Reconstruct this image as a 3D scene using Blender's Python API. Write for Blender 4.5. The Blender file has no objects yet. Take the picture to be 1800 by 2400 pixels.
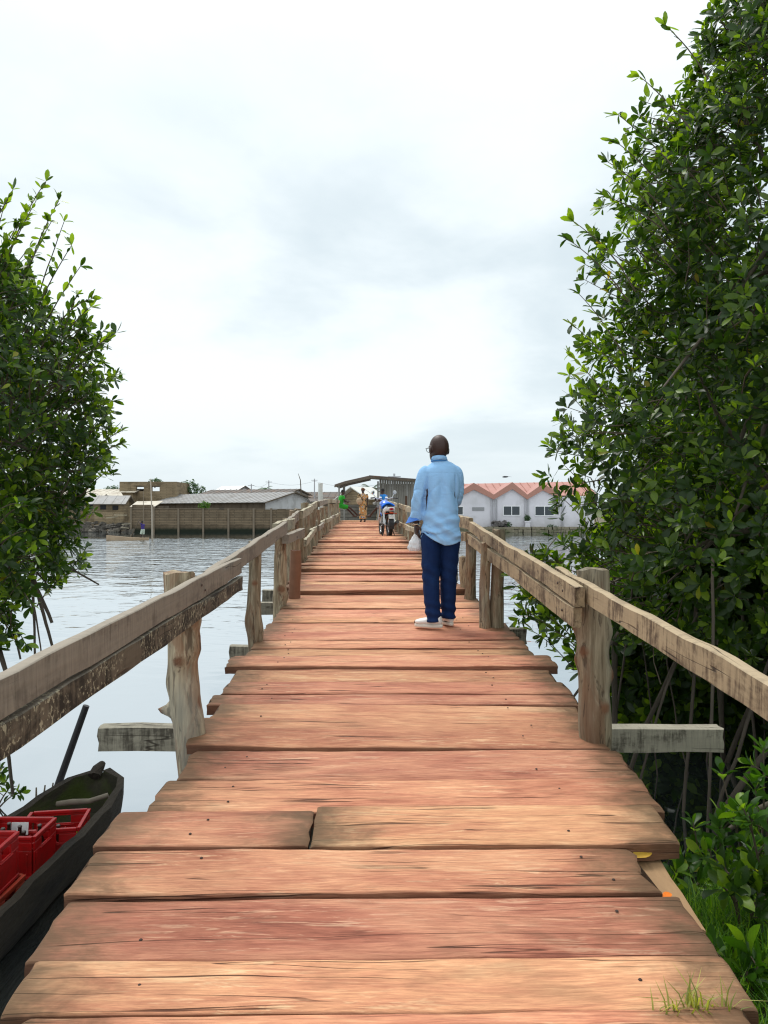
import bpy, bmesh, math, random
import numpy as np
from mathutils import Vector, Matrix, Euler, noise as mnoise
R = math.radians
sc = bpy.context.scene
COL = sc.collection

# ---------------------------------------------------------------- camera
cam_d = bpy.data.cameras.new('camera')
cam_d.sensor_fit = 'VERTICAL'; cam_d.sensor_height = 36; cam_d.sensor_width = 27
cam_d.lens = 27.0; cam_d.clip_start = 0.05; cam_d.clip_end = 5000
cam = bpy.data.objects.new('camera', cam_d); COL.objects.link(cam)
cam.location = (0, 0, 1.55); cam.rotation_euler = (R(90), 0, 0)
sc.camera = cam
sc.view_settings.view_transform = 'Standard'
sc.view_settings.look = 'None'
sc.view_settings.gamma = 1.0
sc.view_settings.use_curve_mapping = False
sc.view_settings.exposure = 0.50
sc.cycles.use_denoising = True
sc.cycles.use_adaptive_sampling = False
sc.cycles.filter_width = 1.2
sc.cycles.sample_clamp_indirect = 6.0

# ---------------------------------------------------------------- node helper
class NT:
    def __init__(s, tree): s.t = tree; s.l = tree.links; tree.nodes.clear()
    def n(s, typ, ins=None, **props):
        nd = s.t.nodes.new('ShaderNode' + typ)
        for k, v in props.items(): setattr(nd, k, v)
        for k, v in (ins or {}).items():
            sk = nd.inputs[k]
            if isinstance(v, bpy.types.NodeSocket): s.l.new(v, sk)
            else: sk.default_value = v
        return nd
    def math(s, op, a, b=0.0, c=0.0, clamp=False):
        return s.n('Math', {0: a, 1: b, 2: c}, operation=op, use_clamp=clamp).outputs[0]
    def vm(s, op, a, b): return s.n('VectorMath', {0: a, 1: b}, operation=op).outputs[0]
    def mix(s, f, a, b, mode='MIX'):
        return s.n('Mix', {0: f, 6: a, 7: b}, data_type='RGBA', blend_type=mode).outputs[2]
    def noise(s, v, scale=1.0, detail=3.0, rough=.55, dist=0.0, w=None):
        ins = {'Vector': v, 'Scale': scale, 'Detail': detail, 'Roughness': rough, 'Distortion': dist}
        if w is not None: ins['W'] = w
        return s.n('TexNoise', ins, noise_dimensions='4D' if w is not None else '3D').outputs[0]
    def ramp(s, f, stops):
        nd = s.n('ValToRGB', {0: f}); e = nd.color_ramp.elements
        while len(e) < len(stops): e.new(0.5)
        for q, (p, c) in zip(e, stops):
            q.position = p; q.color = (c, c, c, 1) if isinstance(c, (int, float)) else tuple(c) + (1,)
        return nd.outputs[0]
    def sstep(s, f, a, b):
        return s.n('MapRange', {0: f, 1: a, 2: b, 3: 0.0, 4: 1.0}, interpolation_type='SMOOTHSTEP').outputs[0]
    def bump(s, h, strength=.4, dist=.01, normal=None):
        ins = {'Height': h, 'Strength': strength, 'Distance': dist}
        if normal is not None: ins['Normal'] = normal
        return s.n('Bump', ins).outputs[0]
    def objco(s): return s.n('TexCoord').outputs['Object']
    def rnd(s): return s.n('ObjectInfo').outputs['Random']
    def out(s, sh): s.n('OutputMaterial', {0: sh})
    def pbr(s, **k):
        names = {'col': 'Base Color', 'rough': 'Roughness', 'nrm': 'Normal', 'spec': 'Specular IOR Level', 'metal': 'Metallic', 'ior': 'IOR',
                 'coat': 'Coat Weight', 'alpha': 'Alpha', 'trans': 'Transmission Weight'}
        return s.n('BsdfPrincipled', {names[a]: (tuple(b) + (1,) if a == 'col' and isinstance(b, tuple) and len(b) == 3 else b) for a, b in k.items()}).outputs[0]

def rgba(c): return tuple(c) + (1,)

# ---------------------------------------------------------------- world: overcast sky
SUN_EL, SUN_AZ = R(58), R(-35)
w = bpy.data.worlds.new('World'); sc.world = w; w.use_nodes = True
t = NT(w.node_tree)
sky = t.n('TexSky', sky_type='NISHITA'); sky.sun_disc = False
sky.sun_elevation = SUN_EL; sky.sun_rotation = SUN_AZ; sky.altitude = 0; sky.air_density = 1; sky.dust_density = 2
d = t.n('TexCoord').outputs['Generated']
sp = t.n('SeparateXYZ', {0: d}); z = sp.outputs[2]
zz = t.math('MAXIMUM', z, 0.0)
den = t.math('ADD', zz, .22)
pv = t.n('CombineXYZ', {0: t.math('DIVIDE', sp.outputs[0], den), 1: t.math('DIVIDE', sp.outputs[1], den), 2: 0.0}).outputs[0]
pv = t.vm('ADD', pv, (2.35, 0.9, .3))
c1 = t.noise(pv, .85, 6, .52, .35)
c2 = t.noise(pv, 2.1, 5, .55, .3)
cl = t.math('ADD', t.math('MULTIPLY', c1, .72), t.math('MULTIPLY', c2, .28))
cl = t.sstep(cl, .39, .58)
dark = t.mix(t.sstep(z, .30, .62), (5.35, 6.1, 6.45, 1), (6.7, 7.3, 7.5, 1))
cloud = t.mix(cl, dark, (7.25, 7.8, 7.95, 1))
cloud = t.mix(t.sstep(z, .16, -.02), cloud, (5.75, 6.45, 6.8, 1))
cie = t.math('MULTIPLY_ADD', t.sstep(z, .35, 1.0), .35, 1.0)          # overcast sky: brighter towards the zenith
cloud = t.mix(1.0, cloud, t.n('CombineColor', {0: cie, 1: cie, 2: cie}).outputs[0], 'MULTIPLY')
col = t.mix(.93, sky.outputs[0], cloud)
t.n('OutputWorld', {0: t.n('Background', {0: col, 1: .1}).outputs[0]})

sun_d = bpy.data.lights.new('sun', 'SUN'); sun_d.energy = 1.5; sun_d.angle = R(26); sun_d.color = (1, .96, .9)
sun = bpy.data.objects.new('sun', sun_d); COL.objects.link(sun)
# light comes from azimuth SUN_AZ (towards -x, +y), elevation SUN_EL
dv = Vector((math.sin(SUN_AZ) * math.cos(SUN_EL), math.cos(SUN_AZ) * math.cos(SUN_EL), math.sin(SUN_EL)))
sun.rotation_euler = dv.to_track_quat('Z', 'Y').to_euler(); sun.location = dv * 60

# ---------------------------------------------------------------- object helpers
ORG = {}
def tag(o, label=None, cat=None, group=None, kind=None):
    if label: o['label'] = label
    if cat: o['category'] = cat
    if group: o['group'] = group
    if kind: o['kind'] = kind
    return o
def thing(name, label, cat, loc=(0, 0, 0), group=None, rz=0.0):
    o = bpy.data.objects.new(name, None); COL.objects.link(o)
    o.empty_display_size = .2
    o.location = loc; o.rotation_euler = (0, 0, rz); ORG[o.name] = Vector(loc)
    return tag(o, label, cat, group)
def link(name, me, parent=None, loc=None, rot=None):
    o = bpy.data.objects.new(name, me); COL.objects.link(o)
    if parent: o.parent = parent
    if loc is not None: o.location = loc
    if rot is not None: o.rotation_euler = rot
    return o
def mesh(V, F, mat=None, smooth=False, name='mesh'):
    me = bpy.data.meshes.new(name)
    me.from_pydata([tuple(v) for v in V], [], F); me.update()
    if mat: me.materials.append(mat)
    if smooth: me.polygons.foreach_set('use_smooth', [True] * len(me.polygons))
    return me
def big_mesh(V, F, mat, attrs=None, smooth=False, name='mesh'):
    """V (n,3), F (m,k) all k-gons"""
    V = np.asarray(V, np.float32); F = np.asarray(F, np.int32)
    me = bpy.data.meshes.new(name)
    m, k = F.shape
    me.vertices.add(len(V)); me.vertices.foreach_set('co', V.ravel())
    me.loops.add(m * k); me.loops.foreach_set('vertex_index', F.ravel())
    me.polygons.add(m); me.polygons.foreach_set('loop_start', np.arange(0, m * k, k, dtype=np.int32))
    if smooth: me.polygons.foreach_set('use_smooth', np.ones(m, bool))
    for an, av in (attrs or {}).items():
        a = me.attributes.new(an, 'FLOAT', 'POINT'); a.data.foreach_set('value', np.asarray(av, np.float32))
    me.materials.append(mat); me.update(calc_edges=True); me.validate()
    return me
class MB:
    def __init__(s): s.v = []; s.f = []
    def add(s, V, F):
        o = len(s.v); s.v += [tuple(v) for v in V]; s.f += [tuple(i + o for i in f) for f in F]; return s
    def box(s, c, size, rot=None):
        hx, hy, hz = (q / 2 for q in size)
        P = [Vector((x, y, z)) for x in (-hx, hx) for y in (-hy, hy) for z in (-hz, hz)]
        if rot is not None: P = [rot @ p for p in P]
        c = Vector(c)
        return s.add([p + c for p in P], [(0, 1, 3, 2), (4, 6, 7, 5), (0, 4, 5, 1), (2, 3, 7, 6), (0, 2, 6, 4), (1, 5, 7, 3)])
    def bar(s, a, b, wd, ht, up=(0, 0, 1)):
        a, b = Vector(a), Vector(b); y = (b - a).normalized(); x = y.cross(Vector(up)).normalized(); zc = x.cross(y)
        m = Matrix((x, y, zc)).transposed()
        return s.box((a + b) / 2, (wd, (b - a).length, ht), m)
    def tube(s, P, rad, seg=10, ref=None, cap=True, closed=False):
        """rad: number, list of r, or list of (rx, ry); rx along ref-ish side axis"""
        P = [Vector(p) for p in P]; n = len(P)
        if not isinstance(rad, (list, tuple)): rad = [rad] * n
        V = []; prev = None
        for i in range(n):
            a = P[max(i - 1, 0)]; b = P[min(i + 1, n - 1)]
            tdir = (b - a).normalized()
            if ref is not None: x = Vector(ref) - tdir * Vector(ref).dot(tdir)
            elif prev is not None: x = prev - tdir * prev.dot(tdir)
            else:
                q = Vector((0, 0, 1)) if abs(tdir.z) < .9 else Vector((1, 0, 0)); x = q.cross(tdir)
            if x.length < 1e-6: x = tdir.orthogonal()
            x.normalize(); prev = x; y = tdir.cross(x)
            r = rad[i]; rx, ry = r if isinstance(r, (tuple, list)) else (r, r)
            for k in range(seg):
                an = 2 * math.pi * k / seg
                V.append(P[i] + x * (rx * math.cos(an)) + y * (ry * math.sin(an)))
        F = []
        for i in range(n - 1):
            for k in range(seg):
                F.append((i * seg + k, i * seg + (k + 1) % seg, (i + 1) * seg + (k + 1) % seg, (i + 1) * seg + k))
        if cap:
            F.append(tuple(range(seg - 1, -1, -1))); F.append(tuple((n - 1) * seg + k for k in range(seg)))
        return s.add(V, F)
    def ball(s, c, r, seg=12, rings=8, rot=None):
        rx, ry, rz = r if isinstance(r, (tuple, list)) else (r, r, r); c = Vector(c)
        V = [Vector((0, 0, -rz))]
        for i in range(1, rings):
            ph = -math.pi / 2 + math.pi * i / rings
            for k in range(seg):
                a = 2 * math.pi * k / seg
                V.append(Vector((rx * math.cos(ph) * math.cos(a), ry * math.cos(ph) * math.sin(a), rz * math.sin(ph))))
        V.append(Vector((0, 0, rz))); L = len(V) - 1
        F = [(0, 1 + (k + 1) % seg, 1 + k) for k in range(seg)]
        for i in range(rings - 2):
            for k in range(seg):
                a = 1 + i * seg + k; b = 1 + i * seg + (k + 1) % seg
                F.append((a, b, b + seg, a + seg))
        o = 1 + (rings - 2) * seg
        F += [(o + k, o + (k + 1) % seg, L) for k in range(seg)]
        if rot is not None: V = [rot @ v for v in V]
        return s.add([v + c for v in V], F)
    def torus(s, c, Rr, r, axis='x', seg=32, rs=10, flat=1.0):
        V = []; F = []
        for i in range(seg):
            a = 2 * math.pi * i / seg
            for k in range(rs):
                b = 2 * math.pi * k / rs
                q = Rr + r * math.cos(b); h = r * flat * math.sin(b)
                u, v = q * math.cos(a), q * math.sin(a)
                V.append(Vector(c) + (Vector((h, u, v)) if axis == 'x' else Vector((u, h, v)) if axis == 'y' else Vector((u, v, h))))
        for i in range(seg):
            for k in range(rs):
                F.append((i * rs + k, ((i + 1) % seg) * rs + k, ((i + 1) % seg) * rs + (k + 1) % rs, i * rs + (k + 1) % rs))
        return s.add(V, F)
    def prism(s, poly, a, b):
        """poly: list of 3D points (planar); a,b: offsets vectors added for the two caps"""
        n = len(poly); a, b = Vector(a), Vector(b)
        V = [Vector(p) + a for p in poly] + [Vector(p) + b for p in poly]
        F = [tuple(range(n - 1, -1, -1)), tuple(range(n, 2 * n))] + [(i, (i + 1) % n, n + (i + 1) % n, n + i) for i in range(n)]
        return s.add(V, F)
    def slab(s, q, th):
        """quad/tri q (list of 3D pts), thickness th along its normal (downwards)"""
        q = [Vector(p) for p in q]; nrm = (q[1] - q[0]).cross(q[2] - q[0]).normalized()
        if nrm.z < 0: nrm = -nrm
        return s.prism(q, (0, 0, 0), -nrm * th)
    def xf(s, m): s.v = [tuple(m @ Vector(v)) for v in s.v]; return s
    def build(s, name, mat, parent=None, world=True, smooth=False, loc=None, bevel=0.0, auto=None):
        V = s.v
        if parent is not None and world:
            o = ORG.get(parent.name, Vector((0, 0, 0))); V = [(a - o.x, b - o.y, c - o.z) for a, b, c in V]
        me = mesh(V, s.f, mat, smooth)
        bm = bmesh.new(); bm.from_mesh(me); bmesh.ops.recalc_face_normals(bm, faces=bm.faces[:])
        if bevel: bmesh.ops.bevel(bm, geom=bm.edges[:], offset=bevel, segments=1, affect='EDGES', clamp_overlap=True)
        bm.to_mesh(me); bm.free()
        if smooth and auto: me.set_sharp_from_angle(angle=R(auto))
        o = link(name, me, parent, loc)
        return o
def lathe(prof, seg=12, c=(0, 0, 0)):
    m = MB(); V = []; F = []
    for r, z_ in prof:
        for k in range(seg):
            a = 2 * math.pi * k / seg; V.append((c[0] + r * math.cos(a), c[1] + r * math.sin(a), c[2] + z_))
    n = len(prof)
    for i in range(n - 1):
        for k in range(seg): F.append((i * seg + k, i * seg + (k + 1) % seg, (i + 1) * seg + (k + 1) % seg, (i + 1) * seg + k))
    F.append(tuple(range(seg - 1, -1, -1))); F.append(tuple((n - 1) * seg + k for k in range(seg)))
    return m.add(V, F)
def crom(P, n):
    """Catmull-Rom resample of tuples (any dimension) to n points"""
    P = np.array(P, float); k = len(P); out = []
    for u in np.linspace(0, k - 1, n):
        i = min(int(u), k - 2); f = u - i
        p0, p1, p2, p3 = P[max(i - 1, 0)], P[i], P[i + 1], P[min(i + 2, k - 1)]
        out.append(.5 * (2 * p1 + (p2 - p0) * f + (2 * p0 - 5 * p1 + 4 * p2 - p3) * f * f + (3 * p1 - p0 - 3 * p2 + p3) * f ** 3))
    return np.array(out)
def at(px, py, D):
    """world point at distance D that stands where the photograph (1800 x 2400) has pixel px, py"""
    return Vector(((px - 900) / 1800 * D, D, 1.55 + (1200 - py) / 1800 * D))
class Wob:
    """smooth random 1D function: sum of sines"""
    def __init__(s, rg, f=1.0, n=4): s.c = [(rg.uniform(.3, 1) / (1 + i * .6), f * (1.9 ** i) * rg.uniform(.7, 1.3), rg.uniform(0, 6.3)) for i in range(n)]
    def __call__(s, x): return sum(a * math.sin(b * x + c) for a, b, c in s.c) / 1.6

# ---------------------------------------------------------------- materials
def mat(name):
    m = bpy.data.materials.new(name); m.use_nodes = True
    return m, NT(m.node_tree)
def plain(name, col, rough=.6, var=.12, scale=8.0, bump=.15, bdist=.005, spec=.4, metal=0.0, detail=4, stretch=(1, 1, 1), dirt=None, dscale=2.0, coat=0.0):
    m, t = mat(name)
    co = t.vm('MULTIPLY', t.objco(), stretch)
    n = t.noise(co, scale, detail)
    f = t.math('MULTIPLY_ADD', n, 2 * var, 1 - var)
    c = t.mix(1.0, rgba(col), t.n('CombineColor', {0: f, 1: f, 2: f}).outputs[0], 'MULTIPLY')
    if dirt:
        dn = t.sstep(t.noise(co, dscale, 5, .6, .3), .45, .68)
        c = t.mix(t.math('MULTIPLY', dn, .75), c, rgba(dirt))
    k = dict(col=c, rough=rough, spec=spec, metal=metal, coat=coat)
    if bump: k['nrm'] = t.bump(t.noise(co, scale * 3, 5), bump, bdist)
    t.out(t.pbr(**k)); return m

def deck_wood():
    m, t = mat('red_deck_wood')
    co = t.objco(); r = t.rnd(); r50 = t.math('MULTIPLY', r, 60.0)
    v = lambda x, y, z_=None: t.vm('MULTIPLY', co, (x, y, z_ if z_ else y))
    wv = t.noise(v(.9, 3.0), 1.2, 2, w=r50)                       # bends the grain
    wc = t.vm('ADD', co, t.n('CombineXYZ', {0: 0.0, 1: t.math('MULTIPLY', t.math('SUBTRACT', wv, .5), .07), 2: 0.0}).outputs[0])
    g = lambda x, y: t.vm('MULTIPLY', wc, (x, y, y))
    big = t.noise(g(1.25, 4.6), 1.0, 5, .62, .9, w=r50)
    mid = t.noise(g(2.2, 26.0), 1.0, 5, .66, 1.0, w=r50)
    fin = t.noise(g(9.0, 150.0), 1.0, 4, .7, .4, w=r50)
    s = t.math('ADD', t.math('MULTIPLY', big, .62), t.math('ADD', t.math('MULTIPLY', mid, .22), t.math('MULTIPLY', fin, .16)))
    s = t.math('ADD', s, t.math('MULTIPLY_ADD', t.math('FRACT', t.math('MULTIPLY', r, 3.7)), .08, -.035))
    c = t.ramp(s, [(.31, (.24, .082, .048)), (.39, (.40, .150, .086)), (.46, (.495, .210, .120)), (.55, (.60, .29, .16)), (.66, (.72, .43, .25))])
    streak = t.sstep(t.noise(g(4.2, 46.0), 1.0, 4, .7, 1.0, w=t.math('ADD', r50, 7.0)), .53, .64)
    patch = t.sstep(t.noise(v(1.1, 3.5), 1.0, 2, w=t.math('ADD', r50, 3.0)), .40, .60)
    c = t.mix(t.math('MULTIPLY', t.math('MULTIPLY', streak, patch), .62), c, (.76, .49, .29, 1))
    tone = t.math('MULTIPLY_ADD', r, .34, .84)
    c = t.mix(1.0, c, t.n('CombineColor', {0: tone, 1: t.math('MULTIPLY', tone, t.math('MULTIPLY_ADD', t.math('FRACT', t.math('MULTIPLY', r, 7.3)), .16, .92)), 2: tone}).outputs[0], 'MULTIPLY')
    ff = t.math('MULTIPLY_ADD', t.sstep(fin, .25, .75), .44, .78)
    c = t.mix(1.0, c, t.n('CombineColor', {0: ff, 1: ff, 2: ff}).outputs[0], 'MULTIPLY')
    # drying checks (thin dark cracks along the grain)
    ck = t.math('ABSOLUTE', t.math('SUBTRACT', t.noise(g(.38, 15.0), 1.0, 2, .5, .25, w=t.math('ADD', r50, 11.0)), .5))
    ckm = t.sstep(t.noise(v(1.6, 4.0), 1.0, 2, w=t.math('ADD', r50, 17.0)), .46, .56)
    crack = t.math('MULTIPLY', t.sstep(ck, .009, .002), ckm)
    c = t.mix(t.math('MULTIPLY', crack, .85), c, (.06, .022, .013, 1))
    # grey-brown weathering towards the sawn ends
    e = t.n('Attribute', attribute_name='enddist').outputs['Fac']
    en = t.math('MULTIPLY_ADD', t.noise(v(5, 9), 1.0, 4, .65, .5, w=r50), .55, -.27)
    dirt = t.math('MULTIPLY', t.sstep(t.math('ADD', e, en), .36, -.03), .9)
    grime = t.math('MULTIPLY', t.sstep(t.noise(v(1.3, 4), 1.0, 5, .65, .4, w=t.math('ADD', r50, 23.0)), .57, .74), .38)
    c = t.mix(t.math('MAXIMUM', dirt, grime), c, (.092, .058, .030, 1))
    # plank sides and edges mixed darker than the top
    sd = t.n('Attribute', attribute_name='side').outputs['Fac']
    c = t.mix(t.math('MULTIPLY', sd, .6), c, (.085, .033, .021, 1))
    h = t.math('ADD', t.math('MULTIPLY', mid, .45), t.math('MULTIPLY', fin, .35))
    h = t.math('SUBTRACT', h, t.math('MULTIPLY', crack, 1.1))
    t.out(t.pbr(col=c, rough=t.math('MULTIPLY_ADD', mid, .2, .66), spec=.22, nrm=t.bump(h, 1.0, .007)))
    return m

def rail_wood(name, light, dark, mott=.5, saw=.6, lichen=None, yscale=1.0):
    """weathered sawn board: object x is the length"""
    m, t = mat(name)
    co = t.objco(); r50 = t.math('MULTIPLY', t.rnd(), 60.0)
    v = lambda x, y: t.vm('MULTIPLY', co, (x, y, y))
    grain = t.noise(v(1.5, 38), 1.0, 4, .6, .5, w=r50)
    sawm = t.noise(v(150, 9), 1.0, 2, .5, .1, w=r50)
    mo = t.math('ADD', t.math('MULTIPLY', t.noise(t.vm('MULTIPLY', co, (3.0, 8, 6)), 1.0, 5, .7, .5, w=r50), .6), t.math('MULTIPLY', t.noise(t.vm('MULTIPLY', co, (34, 12, 4.0)), 1.0, 4, .65, .3, w=r50), .4))
    c = t.mix(grain, rgba([a * .72 for a in light]), rgba([min(a * 1.22, 1) for a in light]))
    f = t.math('MULTIPLY', t.sstep(mo, .52 - .10 * mott, .62 - .06 * mott), min(1, .35 + mott))
    c = t.mix(f, c, rgba(dark))
    sf = t.math('MULTIPLY_ADD', sawm, .8 * saw, 1 - .4 * saw)
    c = t.mix(1.0, c, t.n('CombineColor', {0: sf, 1: sf, 2: sf}).outputs[0], 'MULTIPLY')
    up = t.n('SeparateXYZ', {0: t.n('NewGeometry').outputs['Normal']}).outputs[2]
    top_pale = t.math('MULTIPLY', t.sstep(up, .5, .9), .5)  # upward faces mixed paler than the sides
    c = t.mix(top_pale, c, rgba([min(a * 1.5 + .05, .6) for a in light]))
    if lichen:
        ln = t.math('MULTIPLY', t.sstep(t.noise(v(55, 45), 1.0, 3, .65, .8, w=r50), .54, .60), t.sstep(t.noise(v(4, 8), 1.0, 3, .6, .5, w=r50), .40, .52))
        c = t.mix(t.math('MULTIPLY', ln, .85), c, rgba(lichen))
    ck = t.math('ABSOLUTE', t.math('SUBTRACT', t.noise(v(.9, 14), 1.0, 2, .5, .3, w=t.math('ADD', r50, 5.0)), .5))
    crack = t.math('MULTIPLY', t.sstep(ck, .012, .002), t.sstep(t.noise(v(2, 4), 1.0, 2, w=t.math('ADD', r50, 9.0)), .5, .58))
    c = t.mix(t.math('MULTIPLY', crack, .85), c, (.03, .022, .016, 1))
    h = t.math('SUBTRACT', t.math('ADD', t.math('MULTIPLY', grain, .5), t.math('MULTIPLY', sawm, .3 * saw)), crack)
    t.out(t.pbr(col=c, rough=.8, spec=.2, nrm=t.bump(h, .6, .006))); return m

def log_wood():
    """debarked log posts: object z is the length"""
    m, t = mat('debarked_log')
    co = t.objco(); r50 = t.math('MULTIPLY', t.rnd(), 60.0)
    v = lambda x, z_: t.vm('MULTIPLY', co, (x, x, z_))
    gr = t.noise(v(45, 3), 1.0, 4, .6, .6, w=r50)
    c = t.mix(t.sstep(gr, .3, .7), (.17, .125, .075, 1), (.45, .365, .245, 1))
    red = t.sstep(t.noise(v(7, 1.8), 1.0, 6, .68, 1.0, w=r50), .47, .56)
    c = t.mix(t.math('MULTIPLY', red, .62), c, (.225, .115, .062, 1))
    dk = t.sstep(t.noise(v(22, 4), 1.0, 4, .65, 1.0, w=t.math('ADD', r50, 4.0)), .55, .62)
    c = t.mix(t.math('MULTIPLY', dk, .7), c, (.07, .045, .028, 1))
    gy = t.sstep(t.noise(v(3, 1.2), 1.0, 3, w=t.math('ADD', r50, 8.0)), .5, .68)
    c = t.mix(t.math('MULTIPLY', gy, .5), c, (.30, .30, .25, 1))
    kn = t.n('Attribute', attribute_name='knot').outputs['Fac']
    tn = t.math('MULTIPLY_ADD', t.rnd(), .42, .66)
    c = t.mix(1.0, c, t.n('CombineColor', {0: tn, 1: tn, 2: tn}).outputs[0], 'MULTIPLY')
    c = t.mix(t.math('MULTIPLY', t.sstep(t.math('ADD', kn, t.math('MULTIPLY_ADD', gr, .8, -.4)), .25, .9), .85), c, (.15, .060, .028, 1))
    h = t.math('ADD', gr, t.math('MULTIPLY', dk, -.5))
    t.out(t.pbr(col=c, rough=.72, spec=.25, nrm=t.bump(h, .55, .008))); return m

def leaf_mat(name, old, young, gloss=.36, trans=.45, back=None):
    m, t = mat(name)
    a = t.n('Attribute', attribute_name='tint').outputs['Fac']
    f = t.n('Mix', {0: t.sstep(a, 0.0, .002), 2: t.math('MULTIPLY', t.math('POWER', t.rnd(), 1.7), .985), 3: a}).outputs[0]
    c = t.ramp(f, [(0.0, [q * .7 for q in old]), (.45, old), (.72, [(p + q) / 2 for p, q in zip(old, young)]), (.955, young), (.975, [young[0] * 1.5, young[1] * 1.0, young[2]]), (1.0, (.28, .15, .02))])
    n = t.noise(t.objco(), 24, 2)
    c = t.mix(1.0, c, t.n('CombineColor', {0: t.math('MULTIPLY_ADD', n, .5, .75), 1: t.math('MULTIPLY_ADD', n, .5, .75), 2: t.math('MULTIPLY_ADD', n, .5, .75)}).outputs[0], 'MULTIPLY')
    p = t.pbr(col=c, rough=gloss, spec=.42)
    tc = t.mix(1.0, c, (2.1, 2.1, .5, 1), 'MULTIPLY')
    tr = t.n('BsdfTranslucent', {0: tc}).outputs[0]
    t.out(t.n('MixShader', {0: trans, 1: p, 2: tr}).outputs[0]); return m

M = {}
M['deck'] = deck_wood()
M['rail_grey'] = rail_wood('grey_sawn_board', (.235, .20, .158), (.10, .083, .066), .25, .9)
M['rail_lichen'] = rail_wood('lichen_board', (.13, .105, .075), (.03, .026, .02), .95, .35, lichen=(.40, .36, .25))
M['rail_brown'] = rail_wood('brown_mottled_board', (.33, .25, .155), (.085, .056, .036), .62, .8)
M['rail_far'] = rail_wood('pale_weathered_board', (.34, .30, .215), (.13, .11, .08), .4, .4)
M['beam'] = rail_wood('damp_beam', (.26, .235, .18), (.07, .06, .045), .6, .9)
M['log'] = log_wood()
M['pile'] = plain('wet_pile', (.12, .095, .065), .6, .35, 6, .4, .01)
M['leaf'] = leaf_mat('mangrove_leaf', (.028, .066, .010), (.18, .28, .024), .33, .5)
M['leaf_lit'] = leaf_mat('young_mangrove_leaf', (.045, .12, .012), (.18, .30, .025))  # paler leaf colour for the bank shrubs and creeper
M['leaf_far'] = leaf_mat('distant_leaf', (.035, .085, .028), (.10, .19, .05), .5, .3)
M['bark'] = plain('mangrove_bark', (.13, .105, .08), .8, .35, 14, .5, .01, stretch=(1, 1, .35))
M['twig'] = plain('mangrove_twig', (.10, .075, .05), .7, .3, 20, .2)
M['root'] = plain('prop_root', (.085, .068, .050), .8, .4, 9, .4, .01, stretch=(1, 1, .4))

# ---------------------------------------------------------------- water, ground
WZ = -1.05
def water_mat():
    m, t = mat('lagoon_water')
    co = t.n('NewGeometry').outputs['Position']
    sx = t.n('SeparateXYZ', {0: co})
    nA = t.noise(t.vm('MULTIPLY', co, (.50, .62, 1)), 1.0, 2, .5, .5)
    nB = t.noise(t.vm('MULTIPLY', co, (1.6, 2.3, 1)), 1.0, 2, .5, .4)
    windy = t.sstep(t.noise(t.vm('MULTIPLY', co, (.03, .055, 1)), 1.0, 3, .5), .36, .58)
    calm = t.sstep(sx.outputs[1], 9.0, 34.0)                    # the cove by the mangroves is sheltered
    lee = t.sstep(sx.outputs[1], 84.0, 70.0)                    # and so is the strip under the far walls
    amp = t.math('MULTIPLY', t.math('MULTIPLY_ADD', windy, .75, .25), t.math('MULTIPLY', calm, t.math('MULTIPLY_ADD', lee, .93, .07)))
    h = t.math('ADD', t.math('MULTIPLY', nA, .7), t.math('MULTIPLY', nB, .3))
    nb = t.bump(h, t.math('MULTIPLY_ADD', amp, .80, .012), .34)
    fres = t.n('Fresnel', {'IOR': 2.35, 'Normal': nb}).outputs[0]
    murk = t.n('BsdfDiffuse', {0: (.022, .028, .028, 1)}).outputs[0]
    gl = t.n('BsdfGlossy', {0: (.93, .97, 1.0, 1), 'Roughness': .02, 'Normal': nb}).outputs[0]
    t.out(t.n('MixShader', {0: t.math('MULTIPLY_ADD', fres, .45, .55, clamp=True), 1: murk, 2: gl}).outputs[0]); return m
M['water'] = water_mat()
o = MB().add([(-1500, -60, WZ), (1500, -60, WZ), (1500, 2500, WZ), (-1500, 2500, WZ)], [(0, 1, 2, 3)]).build('water', M['water']); tag(o, kind='structure')
M['mud'] = plain('dark_mud', (.045, .036, .026), .7, .4, 3, .5, .03)
o = MB().add([(-1500, -60, -2.4), (1500, -60, -2.4), (1500, 2500, -2.4), (-1500, 2500, -2.4)], [(0, 1, 2, 3)]).build('ground', M['mud']); tag(o, kind='structure')

M['earth'] = plain('bare_earth', (.13, .10, .065), .9, .3, 2, .5, .03, dirt=(.07, .08, .035), dscale=.6)
def terrain(name, xs, ys, fn, m):
    V = [(x, y, fn(x, y)) for y in ys for x in xs]; n = len(xs)
    F = [(j * n + i, j * n + i + 1, (j + 1) * n + i + 1, (j + 1) * n + i) for j in range(len(ys) - 1) for i in range(n - 1)]
    return tag(link(name, mesh(V, F, m, True)), kind='structure')
def nz(x, y, s=1.0): return mnoise.noise((x * s, y * s, 0.37))
def far_shore(x, y):
    k = min(max((y - 100.6) / 1.2, 0), 1)
    return -1.5 + k * (0.75 + .12 * nz(x, y, .15))
terrain('far_shore', list(np.linspace(-1500, -60, 8)) + list(np.linspace(-50, 60, 56)) + list(np.linspace(80, 1500, 8)),
        [100.3, 100.7, 101.1, 101.5, 102, 106, 112, 130, 180, 300, 600, 1200, 2500], far_shore, M['earth'])
def cxd(D): return float(np.interp(D, [0, 4, 8.3, 21, 40], [.02, .02, -.08, -.56, -1.2]))
DKX, DKZ = [0, 7, 10, 15, 21, 30, 40], [0, .49, .64, .77, .86, .96, 1.05]
def deckz(D): return float(np.interp(D, DKX, DKZ))
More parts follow.
